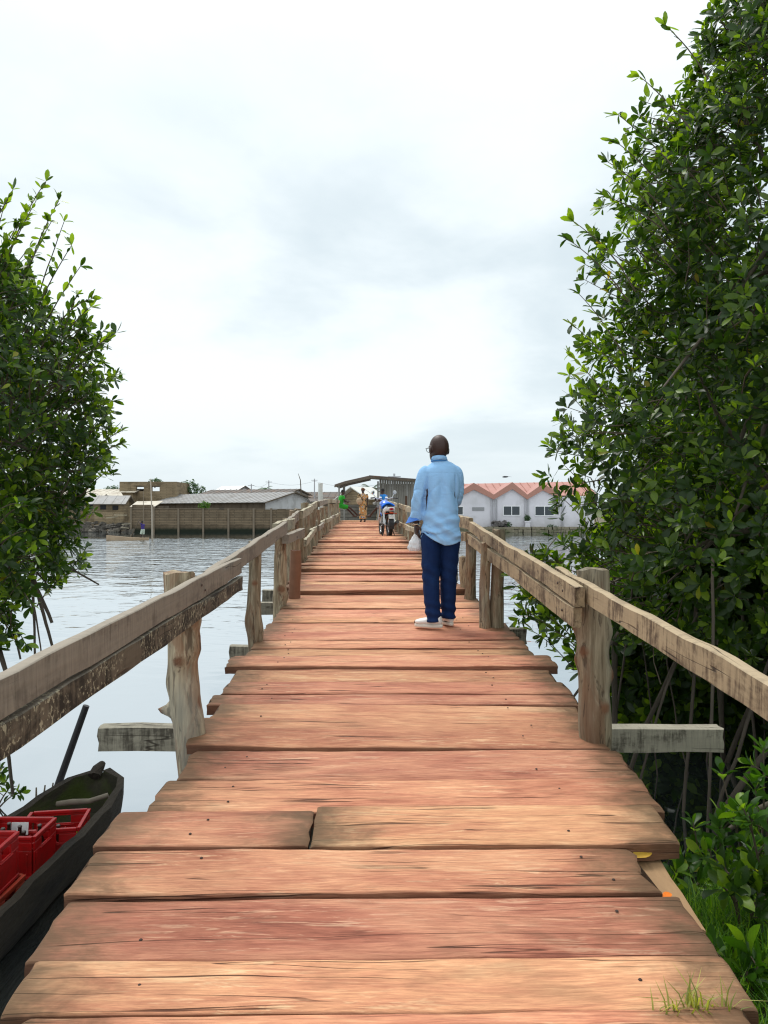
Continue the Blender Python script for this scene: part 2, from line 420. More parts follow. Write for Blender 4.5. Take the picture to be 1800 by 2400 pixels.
def land(x, y):
    hw = 2.9 + (y - 41) * .09
    dx = abs(x + 1.1 - (y - 41) * .004) - hw; dy = 41.0 - y
    s = max(dx, dy)
    k = min(max(-s / 1.3 + .5, 0), 1); k = k * k * (3 - 2 * k)
    return -1.6 + k * (2.6 + .10 * nz(x, y, .6))
terrain('landing_bank', list(np.linspace(-12, 10, 60)), list(np.linspace(39.5, 48, 20)) + list(np.linspace(49, 101, 26)), land, M['earth'])
def nearbank(x, y):
    # grassy bank beside the foot of the bridge
    edge = 4.15 + .75 * (x - 1.3) + .35 * nz(x, y, .9)
    k = min(max((edge - y) / .9 + .35, 0), 1); k = k * k * (3 - 2 * k)
    base = -.20 - .10 * max(y - 1.2, 0) + .10 * nz(x, y, 1.7) + .08 * max(x - 1.2, 0)
    return -1.5 + k * (base + 1.5)
def nearbank2(x, y):
    z_ = nearbank(max(x, 1.15), y)
    if x < 1.15: z_ = z_ - (1.15 - x) * (.35 if y < .9 else 1.6 + (y - .9) * .6)
    return max(z_, -1.6)
terrain('grassy_bank', list(np.linspace(-2.5, 6.5, 70)), list(np.linspace(-4, 6.0, 70)), nearbank2, plain('bank_soil', (.045, .05, .022), .9, .4, 6, .6, .03))
# ================================================================ footbridge
rg = random.Random(11)
bridge = thing('footbridge', 'long reddish plank footbridge with rough log posts and weathered handrails over the water', 'footbridge', (0, 0, 0))
def plank_mesh(Lx, wd, th, seed, nx=34, ragged=1.0, crown=0.0):
    r_ = random.Random(seed)
    wf, wb, wt, wt2 = Wob(r_, 2.2), Wob(r_, 2.0), Wob(r_, 1.6), Wob(r_, 4)
    e0 = [r_.uniform(-.03, .03) * ragged for _ in range(6)]; e1 = [r_.uniform(-.03, .03) * ragged for _ in range(6)]
    w0, w1 = Wob(r_, 14), Wob(r_, 14)
    sl = r_.uniform(-.012, .012)
    ch = min(.006, wd * .05)
    #  cross-section: (u across 0..1, z offset, side flag)
    prof = [(0, -th * .98, 1), (0, -th * .45, 1), (0, -ch, .8), (ch / wd, -.001, .0), (.18, 0, 0), (.36, 0, 0), (.5, 0, 0), (.64, 0, 0), (.82, 0, 0), (1 - ch / wd, -.001, 0), (1, -ch, .8), (1, -th * .98, 1)]
    V = []; E = []; S = []
    npf = len(prof)
    for i in range(nx + 1):
        fx = i / nx
        # denser near the ends
        fx = .5 - .5 * math.cos(math.pi * fx) if nx > 16 else fx
        for j, (u, dz, sd) in enumerate(prof):
            yf = -wd / 2 + .0055 * wf(fx * Lx) * ragged; yb = wd / 2 + .0055 * wb(fx * Lx) * ragged
            y = yf + (yb - yf) * u
            xa = -Lx / 2 + .016 * ragged * w0(u * wd * 2) + .006 * e0[j % 6] / .03; xb = Lx / 2 + .016 * ragged * w1(u * wd * 2) + .006 * e1[j % 6] / .03
            x = xa + (xb - xa) * fx
            zt = .005 * wt(x * 1.5 + u) + .0022 * wt2(u * 3 + x * .7) + crown * (1 - (2 * u - 1) ** 2)
            endm = min(x - xa, xb - x)
            if dz > -th * .3: zt -= .006 * max(0, 1 - endm / .02) ** 2 * (1 if 0 < j < npf - 1 else .5)
            if dz < -th * .3: zt += .006 * wt2(x * 2.2 + 9)
            z_ = dz + zt + sl * (u - .5)
            V.append((x, y, z_)); E.append(max(endm, 0)); S.append(sd)
    F = []
    for i in range(nx):
        for j in range(npf):
            a = i * npf + j; b = i * npf + (j + 1) % npf
            F.append((a, b, b + npf, a + npf))
    me = bpy.data.meshes.new('plank')
    F += [tuple(range(npf - 1, -1, -1)), tuple(nx * npf + k for k in range(npf))]
    me.from_pydata(V, [], F); me.update()
    bm = bmesh.new(); bm.from_mesh(me); bmesh.ops.recalc_face_normals(bm, faces=bm.faces[:]); bm.to_mesh(me); bm.free()
    a = me.attributes.new('enddist', 'FLOAT', 'POINT'); a.data.foreach_set('value', E)
    a = me.attributes.new('side', 'FLOAT', 'POINT'); a.data.foreach_set('value', S)
    me.polygons.foreach_set('use_smooth', [True] * len(me.polygons)); me.set_sharp_from_angle(angle=R(38))
    me.materials.append(M['deck']); return me
# near edge, far edge, end x, end x, lift, tilt(z difference over the length), yaw
PL = [(1.15, 1.60, -1.0, 1.0, 0, 0, 0), (1.61, 1.95, -1.02, 1.0, .0, 0, .0), (1.955, 2.145, -1.00, 1.00, .012, .004, .022), (2.15, 2.376, -1.07, 1.05, .003, 0, .012), (2.3765, 2.70, -1.10, 1.045, .004, 0, .014), (2.715, 3.03, -1.12, .97, .016, -.005, .012),
      (3.035, 3.355, -1.15, -.304, .022, .0, .006), (3.04, 3.36, -.292, 1.175, .036, .008, .004), (3.37, 3.695, -1.04, 1.23, .004, 0, .006), (3.71, 4.05, -1.00, 1.23, .006, 0, .003),
      (4.075, 4.495, -1.06, 1.19, .030, -.02, -.008), (4.515, 4.805, -1.03, 1.19, .012, -.006, -.018), (4.82, 5.035, -1.11, 1.23, .004, 0, .0), (5.045, 5.30, -1.07, 1.23, .010, 0, .0),
      (5.315, 5.61, -1.07, 1.20, .0, 0, .003), (5.63, 5.96, -1.17, 1.28, .034, 0, .003), (5.98, 6.235, -1.08, 1.18, .004, 0, .01), (6.25, 6.505, -1.09, 1.18, .010, 0, .008), (6.52, 6.80, -1.08, 1.15, .020, .004, .01),
      (6.82, 7.20, -1.08, 1.14, .004, 0, .018), (7.22, 7.50, -1.06, 1.13, .020, 0, .02), (7.52, 7.93, -1.07, 1.10, .006, 0, .012), (7.96, 8.36, -1.07, 1.08, .02, 0, .01), (8.39, 8.89, -1.17, 1.04, .008, 0, .012), (8.93, 9.40, -1.12, 1.0, .055, .02, .012)]
y = 9.42
while y < 40.3:
    wd = rg.uniform(.15, .31)
    c = cxd(y); PL.append((y, y + wd, c - 1.05 - rg.uniform(-.02, .09), c + 1.05 + rg.uniform(-.05, .09), rg.choice([0, .004, .01, .02, .03, .045, .06]), rg.uniform(-.02, .02), rg.uniform(-.012, .016)))
    y += wd + rg.uniform(.008, .03)
PL = [(a, b, c, d, e * (.75 if a < 8.5 else 1), f, g_) for a, b, c, d, e, f, g_ in PL]
for i, (y0, y1, x0, x1, lift, tilt, yaw) in enumerate(PL):
    ym = (y0 + y1) / 2; near = ym < 11
    th = rg.uniform(.055, .075)
    me = plank_mesh(x1 - x0, y1 - y0, th, 100 + i, 40 if near else 14, (.45 if i in (3, 4, 6, 7) else 1.0) if near else 1.3, .003 if near else .012)
    slope = math.atan((deckz(ym + .2) - deckz(ym - .2)) / .4)
    o = link('plank', me, bridge, ((x0 + x1) / 2, ym, deckz(ym) + lift), (slope, -math.atan2(tilt, x1 - x0), yaw))

# rails: board between two points, object x along it, height in z
def board_mesh(Lx, th, ht, seed, m, nx=26, rag=1.0, waney=0.0):
    r_ = random.Random(seed); a, b, c, d_ = Wob(r_, 2.0), Wob(r_, 2.2), Wob(r_, 1.2), Wob(r_, 11)
    V = []; F = []; prof = [(-1, -1), (-1, -.3), (-1, .3), (-1, .93), (-.82, 1), (0, 1.01), (.82, 1), (1, .93), (1, .3), (1, -.3), (1, -1)]
    n = len(prof)
    for i in range(nx + 1):
        x = -Lx / 2 + Lx * i / nx
        hT = ht / 2 + .007 * a(x) * rag + .004 * rag * d_(x) + waney * .02 * abs(a(x * 1.7)); hB = -ht / 2 + .007 * b(x) * rag + .003 * rag * d_(x + 5)
        yy = .006 * c(x) * rag
        for j, (u, v_) in enumerate(prof):
            z_ = hB + (hT - hB) * (v_ + 1) / 2
            V.append((x + (.006 * math.sin(j * 2.1 + seed) if i in (0, nx) else 0), u * th / 2 * (1 + .08 * d_(x * .8 + v_)) + yy, z_))
    for i in range(nx):
        for j in range(n): F.append((i * n + j, i * n + (j + 1) % n, (i + 1) * n + (j + 1) % n, (i + 1) * n + j))
    F += [tuple(range(n - 1, -1, -1)), tuple(nx * n + k for k in range(n))]
    me = mesh(V, F, m)
    bm = bmesh.new(); bm.from_mesh(me); bmesh.ops.recalc_face_normals(bm, faces=bm.faces[:]); bm.to_mesh(me); bm.free()
    me.polygons.foreach_set('use_smooth', [True] * len(me.polygons)); me.set_sharp_from_angle(angle=R(40))
    return me
def board(name, p, q, th, ht, m, seed, parent=bridge, nx=26, rag=1.0, label=None, waney=0.0):
    p, q = Vector(p), Vector(q); dv_ = q - p
    me = board_mesh(dv_.length, th, ht, seed, m, nx, rag, waney)
    x = dv_.normalized(); yv = Vector((0, 0, 1)).cross(x).normalized(); zv = x.cross(yv)
    o = link(name, me, parent, (p + q) / 2 - ORG[parent.name])
    o.rotation_euler = Matrix((x, yv, zv)).transposed().to_euler()
    if label: o['label'] = label
    return o
LX = lambda D: cxd(D) - 1.035
RX = lambda D: cxd(D) + 1.03
RG, RB, RF, RL = M['rail_grey'], M['rail_brown'], M['rail_far'], M['rail_lichen']
board('handrail', (-1.035, .9, 1.016), (-1.035, 5.46, 1.170), .045, .114, RG, 1, label='smooth grey sawn upper rail')
board('handrail', (-1.032, .9, .908), (-1.035, 5.50, 1.042), .042, .098, RL, 2, label='dark lichen-spotted lower rail')
board('handrail', (-1.092, 4.75, 1.125), (-1.012, 7.85, 1.392), .05, .115, RG, 3, waney=.5)
board('handrail', (1.045, .9, .985), (1.045, 4.62, 1.170), .045, .098, RB, 4, label='brown mottled rail running past the camera')
board('handrail', (.985, 3.87, 1.122), (.935, 8.5, 1.41), .05, .100, RB, 5)
board('handrail', (.99, 3.92, 1.010), (.94, 8.75, 1.27), .045, .105, RB, 6)
def run(side, pts, ht, mats, seed):
    fx = LX if side < 0 else RX
    for i in range(len(pts) - 1):
        (d0, z0), (d1, z1) = pts[i], pts[i + 1]
        off = (.028 if i % 2 else -.02) * side
        board('handrail', (fx(d0 - .1) + off, d0 - .1, z0), (fx(d1 + .1) + off, d1 + .1, z1), .05, ht, mats[i % len(mats)], seed + i, nx=14, rag=1.3, waney=.7)
run(-1, [(7.7, 1.385), (9.6, 1.405), (11.25, 1.51), (13.9, 1.61), (16.5, 1.72), (21, 1.84), (25, 1.91), (29, 1.95), (33, 2.0), (38.6, 2.05)], .115, [RF, RG, RF], 30)
run(-1, [(12.2, 1.06), (14.3, 1.17), (16.5, 1.19), (18.6, 1.25), (21, 1.30), (25, 1.33), (29, 1.38), (33, 1.42), (38.6, 1.47)], .10, [RF, RF, RG], 50)
run(1, [(8.35, 1.42), (11.0, 1.47), (13.6, 1.53), (18.4, 1.62), (22.5, 1.74), (27, 1.86), (32, 1.95), (38.6, 2.02)], .115, [RB, RF, RF], 70)
run(1, [(8.6, 1.27), (11.0, 1.24), (13.6, 1.18), (18.4, 1.17), (22.5, 1.21), (27, 1.27), (32, 1.38), (38.6, 1.46)], .10, [RB, RF, RF], 90)
board('rail_block', (-1.02, 7.95, 1.27), (-1.0, 9.35, 1.30), .07, .10, RG, 120, nx=8)

def post(x, D, ztop, r, seed, knots=(), flat=0.0, m=None, lean=(0, 0), zbot=None, r2=None):
    r_ = random.Random(seed); wa, wb, wr = Wob(r_, 3.2, 3), Wob(r_, 3.0, 3), Wob(r_, 5, 3)
    zb = -2.0 if zbot is None else zbot
    zs = list(np.arange(zb, deckz(D) - .25, .25)) + list(np.arange(deckz(D) - .25, ztop, .024)) + [ztop]
    seg = 26; V = []; F = []; KN = []
    zd = deckz(D)
    for i, z_ in enumerate(zs):
        k = (z_ - zd)
        rr = r * (1.0 + .09 * wr(z_ * 1.4)) * (1.06 - .09 * k)
        cx_, cy_ = x + r * .22 * wa(z_) + lean[0] * k, D + r * .2 * wb(z_) + lean[1] * k
        for a in range(seg):
            an = 2 * math.pi * a / seg
            q = rr * (1 + .06 * math.sin(2 * an + z_ * 2 + seed) + .035 * math.sin(5 * an + seed + z_ * 1.2))
            kv = 0.0
            for (ka, kz, kr, kh) in knots:
                da = (an - ka + math.pi) % (2 * math.pi) - math.pi
                ke = math.exp(-((da * rr) ** 2 + (z_ - zd - kz) ** 2) / (kr * kr)); q += kh * ke; kv = max(kv, ke if kr < .055 else ke * .3)
            KN.append(kv)
            zz_ = z_ + (.006 * math.sin(an * 2 + seed) + .004 * math.sin(an * 5 + seed) if i == len(zs) - 1 else 0)
            V.append((cx_ + q * math.cos(an) - x, cy_ + q * math.sin(an) - D, zz_ - zd))
    n = len(zs)
    for i in range(n - 1):
        for a in range(seg): F.append((i * seg + a, i * seg + (a + 1) % seg, (i + 1) * seg + (a + 1) % seg, (i + 1) * seg + a))
    F.append(tuple((n - 1) * seg + a for a in range(seg)))
    me = mesh(V, F, m or M['log'], True); me.set_sharp_from_angle(angle=R(55))
    a_ = me.attributes.new('knot', 'FLOAT', 'POINT'); a_.data.foreach_set('value', KN)
    return link('post', me, bridge, (x, D, zd))
post(-1.14, 1.25, 1.10, .075, 201); post(1.15, 1.3, 1.08, .078, 202)
# near pairs, measured
post(-1.075, 4.27, 1.215, .084, 3, knots=[(-1.55, .44, .036, .028), (-.3, .66, .085, .042), (3.1, .15, .030, .085), (-.4, .50, .06, .034), (-1.0, .78, .05, .018), (3.0, .30, .07, .02), (-.1, .2, .05, -.02), (-.2, .56, .025, .012)], lean=(-.075, 0))
post(1.158, 4.22, 1.235, .085, 5, knots=[(2.9, .62, .045, .024), (-.1, .36, .05, .026), (-2.4, .5, .035, .016), (-.2, .60, .06, .022), (3.0, .44, .04, .018), (-1.2, .2, .04, .012)], lean=(-.02, 0))
post(-1.092, 6.5, 1.30, .056, 8, knots=[(2.8, .16, .09, .022), (.2, .1, .08, .014), (-1.4, .5, .03, .012)], lean=(-.0, 0))
post(1.03, 7.06, 1.39, .062, 9, lean=(.03, 0)); post(.925, 7.02, 1.27, .05, 10)
post(-1.10, 8.1, 1.32, .062, 13, knots=[(-1.2, .2, .05, .03), (.3, .12, .06, .03)]); post(-1.0, 8.62, 1.12, .06, 14, m=plain('reddish_stub', (.22, .105, .06), .8, .3, 10, .4))
post(.965, 8.6, 1.33, .062, 15); post(.99, 9.1, 1.02, .09, 16)
for i, D in enumerate([10.7, 11.6, 12.7, 14.2, 16.3, 18.5, 21, 23.6, 26.4, 29.5, 32.6, 35.6, 38.4]):
    z_ = deckz(D) + rg.uniform(.78, .98); post(LX(D) - .095, D, z_, rg.uniform(.06, .085), 20 + i, lean=(rg.uniform(-.05, .03), 0))
    if i % 2 == 0: post(LX(D + .55) - .10, D + .55, deckz(D) + rg.uniform(.3, .75), rg.uniform(.05, .08), 40 + i)
for i, D in enumerate([10.9, 13.3, 15.7, 17.6, 18.3, 20.6, 22.7, 25, 27.5, 30.4, 33.4, 36.2, 38.6]):
    z_ = deckz(D) + rg.uniform(.72, .92); post(RX(D) + .095, D, z_, rg.uniform(.06, .09), 60 + i, lean=(rg.uniform(-.03, .05), 0))
post(LX(24) - .22, 23.2, 2.42, .075, 90, m=plain('bleached_post', (.52, .52, .48), .7, .15, 6, .2))
# cross beams and stringers under the deck, piles
for i, D in enumerate([2.0, 4.72, 6.72, 7.35, 8.95, 9.9, 11.9, 14.1, 16.2, 18.4, 20.8, 23.4, 26.2, 29.4, 32.5, 35.5, 38.5]):
    zt = deckz(D) - .085 - .075; c = cxd(D)
    a = [1.0, 1.74, 1.30, 1.12, 1.35, 1.42, 1.3][i] if i < 7 else rg.uniform(1.15, 1.5)
    b = [1.0, 2.05, 1.10, 1.42, 1.28, 1.2, 1.35][i] if i < 7 else rg.uniform(1.15, 1.5)
    board('crossbeam', (c - a, D, zt), (c + b, D + rg.uniform(-.05, .05), zt + rg.uniform(-.01, .015)), .10 if i != 1 else .11, .145, M['beam'], 200 + i, nx=16)
    if i > 1:
        for s in (-1, 1):
            mb = MB(); mb.tube([(c + s * .75, D + .12, -2.2), (c + s * .74, D + .12, deckz(D) - .12)], .07, 10); mb.build('pile', M['pile'], bridge, smooth=True, auto=50)
for s in (-.75, 0, .78):
    for (d0, d1) in [(1.0, 4.9), (4.6, 9.3), (9.0, 14.5), (14.2, 21), (20.8, 30), (29.8, 40)]:
        board('stringer', (cxd(d0) + s, d0, deckz(d0) - .235 - .06), (cxd(d1) + s, d1, deckz(d1) - .235 - .06), .10, .12, M['beam'], int(300 + d0 * 7 + s * 10), nx=6)
board('stringer', (1.035, 2.62, .082), (1.075, 4.15, .172), .12, .10, plain('tan_timber', (.33, .20, .10), .75, .4, 5, .5, .008, stretch=(.4, 3, 3), dirt=(.10, .06, .03), dscale=4), 400, nx=14, label='tan edge timber showing where a plank stops short')

# nails in the near planks and at the rail joints
nail_me = mesh([(.0065 * math.cos(k * math.pi / 4), .0065 * math.sin(k * math.pi / 4), 0) for k in range(8)] + [(.004 * math.cos(k * math.pi / 4), .004 * math.sin(k * math.pi / 4), .003) for k in range(8)],
               [tuple(range(8, 16))] + [(k, (k + 1) % 8, 8 + (k + 1) % 8, 8 + k) for k in range(8)], plain('rusty_nail', (.045, .025, .018), .7, .3, 60, .2))
rn = random.Random(77)
for (y0, y1, x0, x1, lift, tilt, yaw) in PL[1:21]:
    for xs_ in (cxd(y0) - .77, cxd(y0) + .78):
        for f in ((.3, .72) if y1 - y0 > .25 else (.5,)):
            if rn.random() < .25: continue
            xn = xs_ + rn.uniform(-.05, .05); yn = y0 + (y1 - y0) * f + rn.uniform(-.02, .02)
            if xn < x0 + .05 or xn > x1 - .05: continue
            link('nail', nail_me, bridge, (xn, yn, deckz(yn) + lift - (xn - (x0 + x1) / 2) * tilt / (x1 - x0) + .0035), (math.atan(.07), 0, 0))
for (x, D, zc, s_) in [(-1.0095, 4.25, 1.145, -1), (-1.0095, 4.33, 1.11, -1), (-1.008, 4.3, 1.02, -1), (1.02, 4.2, 1.16, 1), (.955, 4.1, 1.13, 1), (.955, 4.22, 1.16, 1), (.962, 4.15, 1.02, 1), (.92, 7.05, 1.33, 1), (.92, 6.98, 1.19, 1), (.91, 8.3, 1.39, 1)]:
    link('nail', nail_me, bridge, (x, D, zc), (0, -s_ * math.pi / 2, 0)).scale = (1.3, 1.3, 1.6)
# ================================================================ vegetation
rnp = np.random.default_rng(5)
def unit(a): return a / np.maximum(np.linalg.norm(a, axis=-1, keepdims=True), 1e-9)
# leaf templates: y along the leaf, z = upper face
LEAF_LO_V = np.array([(0, 0, 0), (-.125, .26, .030), (0, .26, 0), (.125, .26, .030), (-.205, .55, .02), (0, .55, -.012), (.205, .55, .02), (-.16, .82, -.01), (0, .82, -.035), (.16, .82, -.01), (0, 1, -.07)], float)
LEAF_LO_F = np.array([(0, 2, 1), (0, 3, 2), (1, 2, 4), (2, 5, 4), (2, 3, 5), (3, 6, 5), (4, 5, 7), (5, 8, 7), (5, 6, 8), (6, 9, 8), (7, 8, 10), (8, 9, 10)])
NLO = len(LEAF_LO_V)
def leaf_hi():
    V = [(0, 0, 0), (0, .1, .005)]; st = [(.22, .09, .015), (.38, .165, .012), (.56, .21, .0), (.74, .195, -.018), (.90, .115, -.045)]
    for t_, w_, z_ in st: V += [(-w_, t_, z_ + .10 * w_), (0, t_, z_ - .01), (w_, t_, z_ + .10 * w_)]
    V.append((0, 1.0, -.075)); F = [(0, 1, 2), (0, 4, 1), (1, 3, 2), (1, 4, 3)]
    for i in range(4):
        a = 2 + 3 * i
        F += [(a, a + 1, a + 4, a + 3), (a + 1, a + 2, a + 5, a + 4)]
    a = 14; F += [(a, a + 1, 17), (a + 1, a + 2, 17)]
    return V, F
def leaf_frames(tips, dirs, k, rg_, spread=(35, 85), size=(.09, .13), back=.06):
    """k leaves round each tip -> pos, y, z, length"""
    n = len(tips); N = n * k
    tip = np.repeat(tips, k, 0); d_ = np.repeat(unit(dirs), k, 0)
    j = np.tile(np.arange(k), n)
    az = j * 2.39996 + np.repeat(rg_.uniform(0, 6.28, n), k) + rg_.normal(0, .25, N)
    ref = np.where(np.abs(d_[:, 2:3]) < .85, np.array([[0, 0, 1.]]), np.array([[1., 0, 0]]))
    u = unit(np.cross(ref, d_)); v_ = np.cross(d_, u)
    rad = u * np.cos(az)[:, None] + v_ * np.sin(az)[:, None]
    fr = (j + .5) / k
    el = np.radians(spread[0] + (spread[1] - spread[0]) * fr + rg_.normal(0, 9, N))
    y = unit(d_ * np.cos(el)[:, None] + rad * np.sin(el)[:, None] + rg_.normal(0, .06, (N, 3)))
    zc = unit(d_ - y * (d_ * y).sum(1, keepdims=True) + rg_.normal(0, .12, (N, 3)))
    zc = unit(zc - y * (zc * y).sum(1, keepdims=True))
    pos = tip - d_ * (back * fr * rg_.uniform(.7, 1.3, N))[:, None] + rad * .006
    L = rg_.uniform(size[0], size[1], N) * (1 - .25 * (fr < .2))
    return pos, y, zc, L, fr
def leaf_soup(pos, y, zc, L, wid=1.0):
    x = np.cross(y, zc); T = LEAF_LO_V
    wv_ = np.random.default_rng(len(pos)).uniform(.78, 1.22, len(pos))[:, None, None] * wid; cv_ = np.random.default_rng(len(pos) + 1).uniform(-.6, 2.6, len(pos))[:, None, None]
    V = pos[:, None, :] + L[:, None, None] * (T[None, :, 0:1] * wv_ * x[:, None, :] + T[None, :, 1:2] * y[:, None, :] + T[None, :, 2:3] * cv_ * zc[:, None, :])
    n = len(pos); F = (LEAF_LO_F[None] + (np.arange(n) * NLO)[:, None, None]).reshape(-1, 3)
    return V.reshape(-1, 3), F
hv, hf = leaf_hi()
LEAF_ME = {}
for k_ in ('leaf', 'leaf_lit', 'leaf_far'):
    LEAF_ME[k_] = []
    for q in range(3):
        wv_ = 1.0 + .14 * (q - 1)
        LEAF_ME[k_].append(mesh([(a * wv_, b, c * (1 + .7 * q) + .02 * q * math.sin(b * 7 + q) * (1 if a > 0 else -.4)) for a, b, c in hv], hf, M[k_], True))
def single_leaves(parent, pos, y, zc, L, key='leaf'):
    o = np.array(ORG[parent.name]); x = np.cross(y, zc)
    for i in range(len(pos)):
        m_ = Matrix((Vector(x[i]), Vector(y[i]), Vector(zc[i]))).transposed().to_4x4()
        m_ = Matrix.Translation(Vector(pos[i] - o)) @ m_ @ Matrix.Scale(float(L[i]), 4)
        ob = link('leaf', LEAF_ME[key][i % 3], parent); ob.matrix_basis = m_
def tube_soup(segs, seg=4):
    """segs: list of (P list, r list) -> V, F quads (open ends)"""
    V = []; F = []
    for P, rr in segs:
        P = np.asarray(P); n = len(P); t_ = np.gradient(P, axis=0); t_ = unit(t_)
        ref = np.array([.31, .52, .79]); u = unit(np.cross(t_, ref)); v_ = np.cross(t_, u)
        o = len(V)
        for i in range(n):
            for k in range(seg):
                a = 2 * math.pi * k / seg; V.append(P[i] + rr[i] * (math.cos(a) * u[i] + math.sin(a) * v_[i]))
        for i in range(n - 1):
            for k in range(seg): F.append((o + i * seg + k, o + i * seg + (k + 1) % seg, o + (i + 1) * seg + (k + 1) % seg, o + (i + 1) * seg + k))
    return np.array(V), np.array(F)
def curve(a, b, n, sag, rg_, wob=.05):
    a, b = np.array(a, float), np.array(b, float); f = np.linspace(0, 1, n)[:, None]
    P = a + (b - a) * f; L = np.linalg.norm(b - a)
    P[:, 2] += sag * 4 * (f[:, 0] * (1 - f[:, 0]))
    nz_ = rg_.normal(0, wob * L / n, (n, 3)); nz_[0] = 0; nz_[-1] = 0
    return P + np.cumsum(nz_, 0) * np.sin(math.pi * f)
class Crown:
    """star-shaped crown: centre line (xc(z), yc), half-widths a(z), b(z); lumpy"""
    def __init__(s, prof, yc, b, lump=.16, seed=0): s.p = np.array(prof, float); s.yc = yc; s.b = b; s.l = lump; s.s = seed
    def pt(s, z_, th, r):
        xc, a = np.interp(z_, s.p[:, 0], s.p[:, 1]), np.interp(z_, s.p[:, 0], s.p[:, 2])
        bb = s.b * np.interp(z_, s.p[:, 0], s.p[:, 2] / s.p[:, 2].max())
        q = np.array([1 + s.l * min(.75, mnoise.noise((math.cos(t_) * 1.5 + s.s, math.sin(t_) * 1.5, zv * .95)) * 1.4 + .8 * mnoise.noise((math.cos(t_) * 4 + s.s, math.sin(t_) * 4, zv * 2.4))) for t_, zv in zip(th, z_)])
        return np.stack([xc + a * q * r * np.cos(th), s.yc + bb * q * r * np.sin(th), z_], 1), np.stack([np.cos(th), np.sin(th) * a / np.maximum(bb, .1), 0 * th], 1)
def mangrove(name, label, base, crown, n_tip, seed, k=9, size=(.095, .135), th_rng=(0, 2 * math.pi), bias=None, shoots=(), n_single=300, key='leaf', group='mangroves beside the bridge',
             trunk_top=None, r_trunk=.12, limbs=18, twigs=True, up=.55, tint_hi=.35, front=None):
    g = np.random.default_rng(seed)
    tr = thing(name, label, 'tree', tuple(base), group)
    zlo, zhi = crown.p[0, 0], crown.p[-1, 0]
    zs = g.uniform(zlo, zhi, n_tip * 3); wgt = np.interp(zs, crown.p[:, 0], crown.p[:, 2])
    zs = zs[g.uniform(0, wgt.max(), len(zs)) < wgt + .25 * wgt.max()][:n_tip]
    th = g.uniform(th_rng[0], th_rng[1], len(zs))
    rr = 1 - np.abs(g.normal(0, .20, len(zs))); rr = np.clip(rr, .25, 1.0)
    tips, outw = crown.pt(zs, th, rr)
    outw[:, 2] += np.interp(zs, [zlo, zlo + .25 * (zhi - zlo), zhi - .2 * (zhi - zlo), zhi], [-.5, 0, .25, 1.2])
    dirs = unit(outw * .75 + np.array([0, 0, up]) + g.normal(0, .38, tips.shape))
    pos, y, zc, L, fr = leaf_frames(tips, dirs, k, g, size=size)
    # shoots: long twigs with spaced leaf pairs standing out of the crown
    segs = []; SP = []; SD = []
    for (a, b) in shoots:
        P = curve(a, b, 9, .03, g, .02); segs.append((P, np.linspace(.007, .003, 9)))
        dv_ = unit(P[-1] - P[0])
        for i in range(2, 9):
            for s_ in range(2 if i < 8 else 5):
                SP.append(P[i]); SD.append(unit(dv_ * .9 + g.normal(0, .75, 3)))
    if SP:
        SP, SD = np.array(SP), np.array(SD)
        zc2 = unit(np.array([0, 0, 1.]) + g.normal(0, .4, SD.shape)); zc2 = unit(zc2 - SD * (zc2 * SD).sum(1, keepdims=True))
        pos = np.concatenate([pos, SP]); y = np.concatenate([y, SD]); zc = np.concatenate([zc, zc2])
        L = np.concatenate([L, g.uniform(size[0] * .75, size[1], len(SP))]); fr = np.concatenate([fr, np.full(len(SP), .1)])
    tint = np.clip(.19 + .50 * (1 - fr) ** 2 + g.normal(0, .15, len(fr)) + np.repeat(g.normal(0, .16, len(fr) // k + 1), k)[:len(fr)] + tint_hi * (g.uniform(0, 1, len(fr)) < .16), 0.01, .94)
    tint[g.uniform(0, 1, len(fr)) < .003] = .985
    # the leaves that show largest become single leaves, the rest one mass
    cam_p = np.array([0, 0, 1.55]); px = pos[:, 0] / np.maximum(pos[:, 1], .1)
    vis = (np.abs(px) < .5) & (np.abs((pos[:, 2] - 1.55) / pos[:, 1]) < .66)
    depth = np.linalg.norm(pos - cam_p, axis=1); depth[~vis] = 1e3
    order = np.argsort(depth - .9 * (L / .12)); one = order[:n_single] if n_single else order[:0]
    msk = np.ones(len(pos), bool); msk[one] = False
    o_ = np.array(base)
    V, F = leaf_soup(pos[msk] - o_, y[msk], zc[msk], L[msk])
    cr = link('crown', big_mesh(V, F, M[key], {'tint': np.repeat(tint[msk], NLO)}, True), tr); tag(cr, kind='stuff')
    single_leaves(tr, pos[one], y[one], zc[one], L[one], key)
    # trunk, limbs, twigs
    top = np.array(trunk_top if trunk_top is not None else (crown.p[len(crown.p) // 2, 1], crown.yc, zlo + .65 * (zhi - zlo)))
    TP = curve(base, top, 10, 0, g, .12)
    mb = MB(); mb.tube([tuple(p) for p in TP], list(np.linspace(r_trunk, r_trunk * .35, 10)), 10); mb.build('trunk', M['bark'], tr, smooth=True, auto=60)
    lim = []; nodes = [TP]
    for i in range(limbs):
        s_ = TP[2 + i % 7]; e = tips[g.integers(len(tips))] * .8 + s_ * .2
        P = curve(s_, e, 8, .12, g, .10); lim.append((P, np.linspace(r_trunk * .34, .010, 8))); nodes.append(P)
    V, F = tube_soup(lim, 6); link('limb', big_mesh(V - o_, F, M['bark'], None, True), tr)
